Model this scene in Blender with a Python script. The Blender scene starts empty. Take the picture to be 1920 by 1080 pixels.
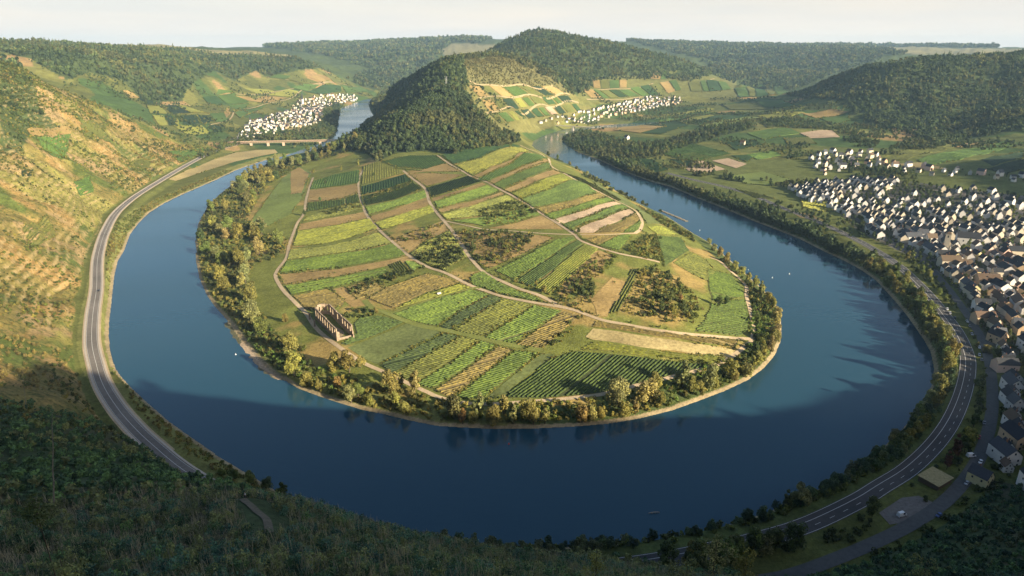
import bpy, bmesh, math, random
import numpy as np
from mathutils import Vector, Matrix
from mathutils.geometry import delaunay_2d_cdt
random.seed(7); rng = np.random.default_rng(7)
R = math.radians
S = bpy.context.scene
COL = S.collection

# ------------------------------------------------------------------ camera, sky, sun, exposure
CAMZ, FPX, PITCH = 240.0, 1251.1, R(19.8)
cam_d = bpy.data.cameras.new('camera'); cam = bpy.data.objects.new('camera', cam_d); COL.objects.link(cam)
cam.location = (0, 0, CAMZ); cam.rotation_euler = (R(90) - PITCH, 0, 0)
cam_d.sensor_width = 36; cam_d.lens = 36 * FPX / 1920; cam_d.clip_start = 0.5; cam_d.clip_end = 60000
S.camera = cam
SUN_AZ, SUN_EL = R(126), R(19)          # measured clockwise from the view direction (+Y)
world = bpy.data.worlds.new('World'); S.world = world; world.use_nodes = True
wn = world.node_tree.nodes; wl = world.node_tree.links
sky = wn.new('ShaderNodeTexSky'); sky.sky_type = 'NISHITA'; sky.sun_disc = False
sky.sun_elevation = SUN_EL; sky.sun_rotation = SUN_AZ
sky.altitude = 300; sky.air_density = 1.0; sky.dust_density = 2.5; sky.ozone_density = 1.5
# a bright milky band of thin high cloud lies along the horizon
wg = wn.new('ShaderNodeTexCoord'); wsep = wn.new('ShaderNodeSeparateXYZ'); wl.new(wg.outputs['Generated'], wsep.inputs[0])
wr = wn.new('ShaderNodeMapRange'); wr.interpolation_type = 'SMOOTHERSTEP'; wl.new(wsep.outputs[2], wr.inputs[0])
for i_, v_ in zip((1, 2, 3, 4), (-0.02, 0.20, 1.0, 0.0)): wr.inputs[i_].default_value = v_
wmap = wn.new('ShaderNodeMapping'); wmap.inputs['Scale'].default_value = (1.6, 1.6, 14); wl.new(wg.outputs['Generated'], wmap.inputs[0])
wno = wn.new('ShaderNodeTexNoise'); wno.inputs['Scale'].default_value = 2.2; wno.inputs['Detail'].default_value = 5; wl.new(wmap.outputs[0], wno.inputs['Vector'])
wrp = wn.new('ShaderNodeValToRGB'); wl.new(wno.outputs['Fac'], wrp.inputs[0])
wrp.color_ramp.elements[0].position = 0.35; wrp.color_ramp.elements[0].color = (5.6, 5.4, 5.15, 1); wrp.color_ramp.elements[1].position = 0.7; wrp.color_ramp.elements[1].color = (6.5, 5.9, 5.2, 1)
wmx = wn.new('ShaderNodeMix'); wmx.data_type = 'RGBA'; wl.new(wr.outputs[0], wmx.inputs[0]); wl.new(sky.outputs[0], wmx.inputs[6]); wl.new(wrp.outputs[0], wmx.inputs[7])
wl.new(wmx.outputs[2], wn['Background'].inputs[0]); wn['Background'].inputs[1].default_value = 0.066
sun_d = bpy.data.lights.new('sun', 'SUN'); sun = bpy.data.objects.new('sun', sun_d); COL.objects.link(sun)
sun_d.energy = 5.0; sun_d.angle = R(0.5); sun_d.color = (1.0, 0.85, 0.62)
sdir = Vector((math.sin(SUN_AZ) * math.cos(SUN_EL), math.cos(SUN_AZ) * math.cos(SUN_EL), math.sin(SUN_EL)))
sun.rotation_euler = (-sdir).to_track_quat('-Z', 'Y').to_euler()
S.view_settings.view_transform = 'Standard'; S.view_settings.look = 'None'
S.view_settings.exposure = 1.38; S.view_settings.gamma = 1.0; S.view_settings.use_curve_mapping = False
S.render.engine = 'CYCLES'
cy = S.cycles; cy.max_bounces = 5; cy.diffuse_bounces = 2; cy.glossy_bounces = 2; cy.transmission_bounces = 2
cy.volume_bounces = 0; cy.transparent_max_bounces = 4; cy.use_denoising = True; cy.use_adaptive_sampling = True
cy.adaptive_threshold = 0.015; cy.caustics_reflective = False; cy.caustics_refractive = False

# ------------------------------------------------------------------ surveying helpers
cp, sp = math.cos(PITCH), math.sin(PITCH)
def rays(px):
    px = np.asarray(px, float).reshape(-1, 2)
    x = (px[:, 0] - 960) / FPX; y = (540 - px[:, 1]) / FPX
    return np.stack([x, cp + sp * y, -sp + cp * y], 1)
def at_z(px, z=0.0):
    r = rays(px); t = (z - CAMZ) / r[:, 2]
    p = r * t[:, None]; p[:, 2] += CAMZ
    return p
def at_t(px, t):
    p = rays(px) * np.asarray(t, float).reshape(-1, 1); p[:, 2] += CAMZ
    return p
def to_px(P):
    P = np.asarray(P, float); d = P - np.array([0, 0, CAMZ])
    f = d[:, 1] * cp - d[:, 2] * sp; u = d[:, 1] * sp + d[:, 2] * cp
    f = np.where(f < 1, 1e-3, f)
    return np.stack([960 + FPX * d[:, 0] / f, 540 - FPX * u / f], 1)
def inside(poly, x, y):
    poly = np.asarray(poly, float); c = np.zeros(np.shape(x), bool)
    x0, y0 = poly[:, 0].min(), poly[:, 1].min(); x1, y1 = poly[:, 0].max(), poly[:, 1].max()
    m = (x >= x0) & (x <= x1) & (y >= y0) & (y <= y1)
    xs, ys = x[m], y[m]; cc = np.zeros(xs.shape, bool)
    n = len(poly); j = n - 1
    for i in range(n):
        xi, yi = poly[i]; xj, yj = poly[j]
        if yi != yj:
            k = ((yi > ys) != (yj > ys)) & (xs < (xj - xi) * (ys - yi) / (yj - yi) + xi)
            cc ^= k
        j = i
    c[m] = cc
    return c
def seg_dist(poly, x, y, closed=False, want_s=False):
    best = np.full(np.shape(x), 1e9); bs = np.zeros(np.shape(x)); s0 = 0.0
    P = np.asarray(poly, float)[:, :2]; n = len(P)
    for i in range(n if closed else n - 1):
        a, b = P[i], P[(i + 1) % n]; ab = b - a; L2 = ab @ ab + 1e-9
        t = np.clip(((x - a[0]) * ab[0] + (y - a[1]) * ab[1]) / L2, 0, 1)
        d = np.hypot(x - a[0] - t * ab[0], y - a[1] - t * ab[1])
        k = d < best; best = np.where(k, d, best)
        if want_s: bs = np.where(k, s0 + t * math.sqrt(L2), bs)
        s0 += math.sqrt(L2)
    return (best, bs) if want_s else best
def smooth(a, b, x): t = np.clip((x - a) / (b - a), 0, 1); return t * t * (3 - 2 * t)
def spline(pts, step):
    P = np.asarray(pts, float); n = len(P); out = []
    for i in range(n - 1):
        p0, p1, p2, p3 = P[max(i - 1, 0)], P[i], P[i + 1], P[min(i + 2, n - 1)]
        k = max(2, int(np.linalg.norm(p2 - p1) / step) + 1)
        for t in np.linspace(0, 1, k, endpoint=False):
            out.append(0.5 * (2 * p1 + (p2 - p0) * t + (2 * p0 - 5 * p1 + 4 * p2 - p3) * t * t + (3 * p1 - p0 - 3 * p2 + p3) * t ** 3))
    out.append(P[-1]); return np.array(out)
def vnoise(x, y, seed=0):
    xi = np.floor(x).astype(np.int64); yi = np.floor(y).astype(np.int64); fx = x - xi; fy = y - yi
    fx = fx * fx * (3 - 2 * fx); fy = fy * fy * (3 - 2 * fy)
    def h(a, b):
        n = (a * 374761393 + b * 668265263 + seed * 982451653) & 0x7fffffff
        n = ((n ^ (n >> 13)) * 1274126177) & 0x7fffffff
        n = n ^ (n >> 16)
        return (n & 0xffff) / 65535.0
    return (h(xi, yi) * (1 - fx) + h(xi + 1, yi) * fx) * (1 - fy) + (h(xi, yi + 1) * (1 - fx) + h(xi + 1, yi + 1) * fx) * fy
def fbm(x, y, s, octs=4, seed=0):
    v = 0; a = 0.5; f = 1.0 / s
    for o in range(octs): v = v + a * (vnoise(x * f, y * f, seed + o) - 0.5); a *= 0.5; f *= 2.03
    return v * 2

# ------------------------------------------------------------------ terrain heights on a polar survey grid
OUT_PX = [(760,168),(720,176),(700,183),(672,190),(655,197),(640,202),(637,210),(634,225),(632,245),(625,255),(612,262),(600,268),(585,275),(560,283),
 (540,290),(520,296),(505,298),(490,303),(468,310),(440,320),(405,337),(375,350),(340,365),(310,380),(280,398),(258,420),(243,440),(232,470),(220,490),
 (214,515),(211,540),(208,570),(204,600),(203,630),(206,660),(215,690),(225,705),(240,722),(275,755),(315,790),(360,822),(410,856),(460,887),(520,922),(590,955),(660,982),
 (740,1003),(830,1018),(900,1024),(1000,1028),(1100,1026),(1200,1018),(1280,1006),(1350,990),(1420,968),(1480,945),(1540,915),(1600,880),(1650,845),(1690,808),
 (1718,775),(1740,742),(1750,715),(1752,690),(1746,660),(1735,640),(1720,618),(1700,590),(1680,566),(1655,538),(1640,523),(1610,503),(1580,487),(1545,471),
 (1500,448),(1460,432),(1420,417),(1380,400),(1340,384),(1307,371),(1257,350),(1223,341),(1173,323),(1123,300),(1085,286),(1062,273),(1053,262),(1062,252),(1080,247),(1120,242),(1200,236),(1280,231)]
IN_PX = [(1280,225),(1200,230),(1120,236),(1060,242),(1035,249),(1012,257),(1000,265),(997,273),(1008,283),(1025,292),(1050,302),(1075,312),(1095,322),(1112,333),(1135,347),
 (1165,364),(1195,380),(1225,394),(1250,406),(1272,420),(1300,438),(1330,455),(1352,474),(1380,498),(1405,520),(1427,540),(1447,560),(1457,577),(1463,595),(1465,618),(1462,642),
 (1452,666),(1432,690),(1402,712),(1360,732),(1310,751),(1260,769),(1200,784),(1140,794),(1080,799),(1000,803),(930,804),(870,801),(820,798),(770,788),(720,776),
 (680,768),(640,756),(600,743),(560,728),(537,714),(517,704),(500,690),(480,668),(458,642),(440,615),(423,596),(405,576),(390,556),(376,526),(368,490),(366,450),
 (372,420),(387,390),(410,366),(436,346),(462,326),(490,312),(520,300),(548,291),(585,284),(612,274),(640,262),(668,248),(690,236),(702,219),(695,208),(691,196),(700,187),(716,178),(745,170)]
river = np.concatenate([at_z(OUT_PX), at_z(IN_PX)])[:, :2]
shore_out = at_z(OUT_PX)[:, :2]; shore_in = at_z(IN_PX)[:, :2]
RZ = 8.0
ROADL_PX = [(480,262),(440,272),(400,284),(360,304),(330,321),(300,339),(277,353),(247,373),(217,400),(197,435),(186,470),(182,497),(181,540),(174,590),(172,640),(180,681),(193,721),(221,766),(257,807),(293,840),(326,868),(362,893),
 (420,928),(520,980),(640,1022),(760,1050),(900,1066),(1000,1070),(1130,1064),(1240,1050),(1340,1030),(1428,1010),(1515,983),(1606,940),(1650,913),(1705,878),(1753,832),(1785,786),(1806,735),(1815,690),(1812,660),(1795,622),(1768,585),(1745,556),(1715,525),
 (1690,502),(1655,477),(1615,454),(1573,433),(1523,411),(1473,392),(1440,378),(1400,362),(1350,348),(1300,337),(1250,324)]
road_c = spline(at_z(ROADL_PX, RZ)[:, :2], 6.0)
STREET_PX = [(1600,408),(1680,455),(1730,490),(1765,525),(1800,570),(1835,625),(1853,670),(1860,720),(1860,770),(1850,820),(1832,865),(1805,905),(1768,943),(1710,982),(1640,1017),(1560,1050),(1480,1078),(1400,1092)]
street_c = spline(at_z(STREET_PX, RZ)[:, :2], 5.0)

G = [  # (px, py, height)
 (950,790,3),(640,640,8),(560,560,10),(520,500,8),(480,400,6),(440,480,4),(700,450,22),(850,500,28),(1050,560,26),(1180,430,38),(1100,345,42),(1010,290,42),(850,290,45),(720,300,35),(680,312,28),(600,310,8),(550,340,6),
 (1225,480,34),(1290,600,20),(1395,570,8),(1340,490,10),(1000,650,12),(1300,655,11),(800,650,9),(830,600,13),(1150,600,22),(1375,535,8),(600,420,12),(620,500,14),(750,540,18),(700,620,8),(1230,420,26),(1260,450,20),(1160,372,26),(1110,338,30),
 (1060,316,34),(1200,398,30),(580,640,5),(690,285,32),(800,280,43),(950,266,45),(740,285,38),
 (450,268,8),(520,240,15),(570,208,18),(620,192,12),(660,187,8),(560,262,6),(600,225,8),(480,262,8),(420,275,9),(700,240,3),
 (1100,222,8),(1200,207,12),(1250,197,18),(1050,228,6),(1000,240,8),(1300,200,25),(1150,280,8),(1300,260,20),(1400,230,35),(1200,245,14),(1300,215,28),(1450,205,40),(1500,240,42),(1400,330,10),(1500,300,24),(1600,270,42),
 (1550,370,10),(1650,330,24),(1750,310,38),(1850,325,42),(1920,305,50),(1920,400,22),(1800,400,17),(1700,430,11),(1800,520,9),(1900,600,12),(1850,700,8),(1915,750,12),(1905,850,10),(1920,900,10),(1780,640,8),(1650,470,8),(1500,400,8),(1400,360,8),(1300,335,8),(1200,300,8),(1700,960,8),(1640,990,8),(1800,930,8)]
C = [  # (px, py, depth)
 (0,650,470),(0,560,570),(0,480,650),(0,400,738),(0,300,880),(0,200,1100),(0,112,1300),(0,84,2400),(100,91,2500),
 (60,560,605),(60,450,720),(60,350,860),(60,250,1050),(60,160,1250),(60,130,1350),(120,560,650),(120,450,790),(120,350,950),(120,260,1150),(120,170,1380),
 (180,400,985),(180,300,1170),(180,200,1400),(250,300,1300),(250,250,1450),(250,222,1520),(330,290,1480),(330,268,1560),(330,252,1640),
 (350,215,2000),(420,240,1950),(300,200,2050),(380,262,1800),(270,180,2150),(230,130,2250),(330,110,2600),(300,100,2700),(170,110,2200),(120,102,2200),
 (450,200,2500),(450,150,2900),(400,120,3000),(500,180,2750),(550,170,2950),(520,130,3200),(600,140,3300),(640,152,3500),(680,165,3650),(580,115,3500),(480,103,3400),(560,107,3600),(640,128,3800),
 (430,93,6500),(500,88,6500),(600,83,6500),(700,80,6500),(800,75,7000),(880,70,6500),(930,73,6000),(700,110,5200),(640,105,5000),(780,100,5000),(700,140,4400),(740,150,4200),(380,87,4500),(340,90,4000),
 (850,108,1900),(870,107,1930),(800,200,1550),(850,160,1700),(760,240,1450),(900,205,1600),(900,240,1480),(740,166,2280),(770,147,2200),(804,121,2080),(716,183,2400),(720,215,2200),(740,190,2180),(780,160,2100),(800,140,2050),(822,118,1980),(760,215,1800),
 (960,109,2230),(1005,118,2330),(1040,136,2400),(930,125,2120),(980,130,2250),(880,155,1950),(980,155,2150),(1050,160,2300),(880,190,1780),(950,190,1950),(1050,190,2250),(1090,200,2350),(900,220,1700),(960,235,1760),(1000,228,1900),(1060,215,2150),
 (1000,130,2600),(1100,130,2800),(1100,100,3000),(1200,150,2900),(1250,130,3100),(1300,150,3000),(1340,160,3000),(1372,158,3100),(1280,112,3400),(1180,90,3500),(1000,60,3400),(970,68,3400),(940,84,3300),(1060,68,3500),(1130,75,3500),(1000,100,2900),(920,106,2150),(1230,100,3500),
 (1200,77,6500),(1400,86,7000),(1600,90,6000),(1750,90,9500),(1870,93,9500),(1400,130,4500),(1340,125,4300),(1500,115,4500),(1640,100,4500),(1680,105,4500),(1450,160,3600),(1400,170,3500),(1480,182,3000),(1300,105,5000),
 (1480,176,2500),(1550,150,2400),(1620,125,2300),(1700,114,2250),(1800,113,2200),(1880,96,2300),(1920,92,2300),(1500,192,2200),(1600,220,1900),(1700,255,1700),(1800,255,1650),(1900,235,1600),(1650,170,2050),(1750,190,1900),(1850,180,1900),
 (0,700,420),(0,800,300),(0,900,210),(0,1000,150),(0,1075,110),(200,800,330),(200,900,210),(200,1000,140),(200,1075,110),(300,880,290),(330,930,190),(330,1000,140),(330,1075,105),(100,740,400),(100,850,255),
 (400,905,230),(460,930,152),(520,975,135),(500,1040,110),(500,1075,95),(545,942,195),(600,1000,140),(620,1075,95),(640,975,205),(700,995,215),(700,1040,130),(700,1078,95),(850,1025,222),(850,1060,135),(960,1040,230),(960,1065,142),
 (1100,1050,240),(1100,1078,170),(1300,1078,280),(1500,1082,300),(1600,1078,285),(1700,1012,328),(1700,1075,268),(1800,1000,320),(1800,1075,240),(1920,960,330),(1920,1000,290),(1920,1078,225)]
Wp = [(0,8,232),(-6,4,233),(8,2,234),(0,12,226),(0,60,180),(0,120,122),(-40,40,180),(40,50,185),(60,90,150),(0,-20,245),(120,-45,266),(273,-10,288),(450,-40,248),(600,-55,247),(760,-30,248),(920,33,255),(1150,180,264),(1400,450,304),(1650,800,305),(1900,1200,300),
 (300,-300,240),(900,-300,250),(0,-300,235),(-300,-300,235),(-200,-60,240),(-350,50,235),(-500,200,240),(500,250,60),(500,150,150),(800,420,40),(800,250,150),(1050,600,45),(1200,500,170),(1180,930,75),(1400,820,290),(1330,690,288),(1500,1300,110),(1750,1200,220),
 (-900,900,240),(-700,500,240),(-350,3000,120),(-200,2600,170),(0,3200,230),(-500,3600,60),(-2500,2500,260),(-3000,800,260),(-3000,-1000,250),(0,-3000,250),(3000,-1000,260),(3500,1500,280),
 (-60,-10,238),(60,-12,243)]
for a in np.linspace(-170, 170, 12): Wp.append((25000 * math.sin(R(a)), 25000 * math.cos(R(a)), 160))
ctrl = [at_z([g[:2]], g[2])[0] for g in G] + [at_t([c[:2]], c[2])[0] for c in C] + [np.array(w, float) for w in Wp]
for p in shore_out[::2]: ctrl.append(np.array([p[0], p[1], 1.0]))
for p in shore_in[::2]: ctrl.append(np.array([p[0], p[1], 1.0]))
for p in road_c[::8]: ctrl.append(np.array([p[0], p[1], RZ]))
for p in street_c[::8]: ctrl.append(np.array([p[0], p[1], RZ]))
ctrl = np.array(ctrl)
def embed(x, y):
    d = np.hypot(x, y) + 1e-6
    return np.stack([x / d, y / d, np.log(d)], -1)
E = embed(ctrl[:, 0], ctrl[:, 1]); n = len(E)
def kern(r): return np.sqrt(r * r + 0.012 ** 2)
D = np.sqrt(((E[:, None] - E[None]) ** 2).sum(-1))
A = np.zeros((n + 1, n + 1)); A[:n, :n] = -kern(D) + np.eye(n) * -0.0; A[:n, :n] += np.eye(n) * 0.002; A[:n, n] = 1; A[n, :n] = 1
wts = np.linalg.solve(A, np.concatenate([ctrl[:, 2], [0]]))
AZ = np.radians(np.concatenate([np.arange(-180, -46, 2.0), np.arange(-46, 46, 0.1), np.arange(46, 180, 2.0)]))
def geo(a, b, f): return a * f ** np.arange(int(math.log(b / a) / math.log(f)))
DD = np.concatenate([geo(6, 200, 1.015), geo(200, 1600, 1.0035), geo(1600, 5200, 1.006), geo(5200, 26000, 1.03)])
LD = np.log(DD); NA, ND = len(AZ), len(DD)
ai = np.unique(np.concatenate([np.arange(0, NA, 5), [NA - 1]])); di = np.unique(np.concatenate([np.arange(0, ND, 4), [ND - 1]]))
ca, cd = np.meshgrid(AZ[ai], LD[di], indexing='ij')
Q = np.stack([np.sin(ca), np.cos(ca), cd], -1).reshape(-1, 3)
Zc = np.zeros(len(Q))
for s in range(0, len(Q), 20000):
    q = Q[s:s + 20000]
    d2 = np.maximum((q ** 2).sum(1)[:, None] + (E ** 2).sum(1)[None] - 2 * q @ E.T, 0)
    Zc[s:s + 20000] = -kern(np.sqrt(d2)) @ wts[:n] + wts[n]
Zc = Zc.reshape(len(ai), len(di))
fa = np.interp(np.arange(NA), ai, np.arange(len(ai))); fd = np.interp(np.arange(ND), di, np.arange(len(di)))
def bil(Z, fi, fj):
    i = np.clip(np.floor(fi).astype(int), 0, Z.shape[0] - 2); j = np.clip(np.floor(fj).astype(int), 0, Z.shape[1] - 2)
    u = fi - i; v = fj - j
    return (Z[i, j] * (1 - u) + Z[i + 1, j] * u) * (1 - v) + (Z[i, j + 1] * (1 - u) + Z[i + 1, j + 1] * u) * v
FA, FD = np.meshgrid(fa, fd, indexing='ij')
H = bil(Zc, FA, FD)
def blur(Z, k, ax):
    out = np.zeros_like(Z); w = np.hanning(2 * k + 3)[1:-1]; w /= w.sum()
    for o, ww in zip(range(-k, k + 1), w):
        idx = np.clip(np.arange(Z.shape[ax]) + o, 0, Z.shape[ax] - 1); out += ww * np.take(Z, idx, ax)
    return out
V0 = np.searchsorted(AZ, R(-46)); V1 = np.searchsorted(AZ, R(45.95))
H[V0:V1] = blur(blur(H[V0:V1], 5, 0), 5, 1)
MA, MD = np.meshgrid(AZ, DD, indexing='ij')
GX, GY = MD * np.sin(MA), MD * np.cos(MA)
near = (np.abs(MA) < R(46)) & (MD > 150) & (MD < 5200)
ix = np.where(near)
gx, gy = GX[ix], GY[ix]
dr = np.full(gx.shape, 1e9)
for s in range(0, len(gx), 300000): dr[s:s + 300000] = seg_dist(river, gx[s:s + 300000], gy[s:s + 300000], True)
ins = inside(river, gx, gy)
DR = np.full(H.shape, 1e4); DR[ix] = np.where(ins, -dr, dr)
# relief: gullies and spurs on the hills, gentle swells on the low ground
pen_poly = at_z(IN_PX[5:-8], 0)[:, :2]
PEN = inside(pen_poly, GX, GY) & (GY < 1480)
hill = smooth(12, 70, H) * (~PEN) * smooth(30, 90, DR)
far = smooth(900, 2500, MD)
px0 = to_px(np.stack([GX, GY, H], -1).reshape(-1, 3)).reshape(NA, ND, 2); ter_ = np.zeros(H.shape, bool)
for q in ([(855,140),(1040,140),(1115,205),(1000,250),(895,240)], [(1085,140),(1380,140),(1385,195),(1085,195)], [(250,150),(690,130),(690,240),(250,260)]): ter_ |= inside(q, px0[..., 0], px0[..., 1]) & (GY > 1200)
hill = hill * np.where(ter_, 0.07, 1.0); hill[V0:V1] = blur(blur(hill[V0:V1], 4, 0), 4, 1)
H += hill * (fbm(GX, GY, 210, 4, 3) * (9 + 16 * far) - np.abs(fbm(GX, GY, 120, 3, 9)) * 13 * (0.6 + 0.6 * far)) * smooth(120, 400, MD)
lefth = (MA < R(-17)) & (MD < 1750) & (MD > 380)
H += np.where(lefth, hill * (fbm(GX, GY, 38, 3, 21) * 6.5 + (0.22 - np.abs(fbm(GX, GY, 75, 3, 23))) * 22), 0)
H += np.where(PEN, fbm(GX, GY, 60, 2, 5) * 0.5 * smooth(5, 60, DR), 0)
H += smooth(40, 8, H) * 0 + np.where((MD < 420) & (MD > 20), fbm(GX, GY, 14, 3, 31) * 1.6 * smooth(15, 40, H), 0)
# dry stone terraces on the left hill
tz = H / 5.5 + fbm(GX, GY, 160, 2, 44) * 1.3
TERR = np.where(lefth & (H > 14) & (H < 175), 1.0, 0.0) * smooth(0.0, 0.25, fbm(GX, GY, 150, 3, 51) + 0.18)
fr = tz - np.floor(tz)
H += TERR * 5.5 * 0.62 * (smooth(0.72, 0.98, fr) - fr)
lo = np.where(DR < 0, -3.0, 0.35 + np.minimum(DR * 0.09, 2.6)); hi = np.where(DR < 0, np.maximum(-3.0, DR * 0.35), 0.35 + 0.42 * np.abs(DR) + (np.abs(DR) / 60) ** 3 * 50)
H = np.where(DR < 9000, np.clip(H, np.minimum(lo, hi), hi), H)
sh_ = inside(at_z([(432,600),(455,636),(482,672),(512,700),(536,714),(510,712),(470,690),(436,655),(415,610)])[:, :2], GX, GY) & (DR > -9) & (DR < 1)
H = np.where(sh_, 0.16 + DR * 0.035 + fbm(GX, GY, 7, 3, 19) * 0.12, H)
def carve(line, z, half, soft):
    global H
    b = (GX > line[:, 0].min() - 60) & (GX < line[:, 0].max() + 60) & (GY > line[:, 1].min() - 60) & (GY < line[:, 1].max() + 60)
    k = np.where(b); d = seg_dist(line, GX[k], GY[k])
    w = smooth(half + soft, half, d) * (DR[k] > 4)
    H[k] = H[k] * (1 - w) + (z - 0.25) * w
carve(road_c[::3], RZ, 10.5, 12); carve(street_c[::3], RZ, 6, 10)
def Hq(x, y):
    x = np.asarray(x, float); y = np.asarray(y, float)
    return bil(H, np.interp(np.arctan2(x, y), AZ, np.arange(NA)), np.interp(np.log(np.hypot(x, y) + 1e-6), LD, np.arange(ND)))
def hit(px):
    """ground points seen at image positions; rays into the sky end at the horizon"""
    r = rays(px); out = []
    for v in r:
        h = math.hypot(v[0], v[1]); fi = np.interp(math.atan2(v[0], v[1]), AZ, np.arange(NA)); i = min(int(fi), NA - 2); u = fi - i
        col = H[i] * (1 - u) + H[i + 1] * u; zr = CAMZ + DD * v[2] / h; dif = zr - col
        k = np.where((dif < 0) & (DD > 10))[0]
        if len(k) == 0: d = DD[-1]
        else:
            j = k[0]; a, b = dif[j - 1], dif[j]; d = DD[j - 1] + (DD[j] - DD[j - 1]) * (a / (a - b + 1e-9))
        x, y = d * v[0] / h, d * v[1] / h; out.append((x, y, float(Hq(x, y))))
    return np.array(out)
# what the camera can see of the ground (with a margin), for placing plants
TE = (H - CAMZ) / MD
RM = np.maximum.accumulate(TE, axis=1)
SEEN = TE > RM - 0.006 - 9.0 / MD
PXG = to_px(np.stack([GX, GY, H], -1).reshape(-1, 3)).reshape(NA, ND, 2)
PXG[(MA < R(-80)) | (MA > R(80))] = -9999
def region(poly): return inside(poly, PXG[..., 0], PXG[..., 1])

# ------------------------------------------------------------------ materials
MATS = {}
def principled(name):
    m = bpy.data.materials.new(name); m.use_nodes = True
    return m, m.node_tree.nodes, m.node_tree.links, m.node_tree.nodes['Principled BSDF']
def mat(name, col, var=0.35, scale=0.3, rough=0.9, spec=0.15, obj_rand=0.0, hue=None, big=0.0, translucent=0.0):
    """diffuse material: colour broken up by two noises; obj_rand varies it from object to object"""
    if name in MATS: return MATS[name]
    m, N, L, B = principled(name)
    tc = N.new('ShaderNodeTexCoord'); out = None
    ns = N.new('ShaderNodeTexNoise'); ns.inputs['Scale'].default_value = scale; ns.inputs['Detail'].default_value = 5; ns.inputs['Roughness'].default_value = 0.7
    geo_ = N.new('ShaderNodeNewGeometry'); L.new(geo_.outputs['Position'], ns.inputs['Vector'])
    rp = N.new('ShaderNodeValToRGB'); L.new(ns.outputs['Fac'], rp.inputs[0])
    c = np.array(col); c2 = np.array(hue if hue is not None else c * (1 + var)); c1 = c * (1 - var)
    rp.color_ramp.elements[0].position = 0.3; rp.color_ramp.elements[0].color = (*c1, 1)
    rp.color_ramp.elements[1].position = 0.72; rp.color_ramp.elements[1].color = (*np.clip(c2, 0, 1), 1)
    e = rp.color_ramp.elements.new(0.5); e.color = (*c, 1)
    out = rp.outputs[0]
    if big:
        n2 = N.new('ShaderNodeTexNoise'); n2.inputs['Scale'].default_value = scale * 0.06; n2.inputs['Detail'].default_value = 3; L.new(geo_.outputs['Position'], n2.inputs['Vector'])
        mr = N.new('ShaderNodeMapRange'); mr.inputs[1].default_value = 0.3; mr.inputs[2].default_value = 0.7; mr.inputs[3].default_value = 1 - big; mr.inputs[4].default_value = 1 + big
        L.new(n2.outputs['Fac'], mr.inputs[0])
        mx = N.new('ShaderNodeVectorMath'); mx.operation = 'SCALE'; L.new(out, mx.inputs[0]); L.new(mr.outputs[0], mx.inputs['Scale']); out = mx.outputs[0]
    if obj_rand:
        oi = N.new('ShaderNodeObjectInfo'); hs = N.new('ShaderNodeHueSaturation')
        mr = N.new('ShaderNodeMapRange'); mr.inputs[3].default_value = 1 - obj_rand; mr.inputs[4].default_value = 1 + obj_rand; L.new(oi.outputs['Random'], mr.inputs[0])
        mh = N.new('ShaderNodeMapRange'); mh.inputs[3].default_value = 0.5 - obj_rand * 0.06; mh.inputs[4].default_value = 0.5 + obj_rand * 0.05
        mu = N.new('ShaderNodeMath'); mu.operation = 'MULTIPLY'; mu.inputs[1].default_value = 7.31; fr_ = N.new('ShaderNodeMath'); fr_.operation = 'FRACT'
        L.new(oi.outputs['Random'], mu.inputs[0]); L.new(mu.outputs[0], fr_.inputs[0]); L.new(fr_.outputs[0], mh.inputs[0])
        L.new(mh.outputs[0], hs.inputs['Hue']); L.new(mr.outputs[0], hs.inputs['Value']); L.new(out, hs.inputs['Color']); out = hs.outputs[0]
    L.new(out, B.inputs['Base Color']); B.inputs['Roughness'].default_value = rough; B.inputs['Specular IOR Level'].default_value = spec
    if translucent:
        tr = N.new('ShaderNodeBsdfTranslucent'); L.new(out, tr.inputs[0]); ms = N.new('ShaderNodeMixShader'); ms.inputs[0].default_value = translucent
        L.new(B.outputs[0], ms.inputs[1]); L.new(tr.outputs[0], ms.inputs[2]); L.new(ms.outputs[0], N['Material Output'].inputs[0])
    MATS[name] = m; return m
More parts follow.
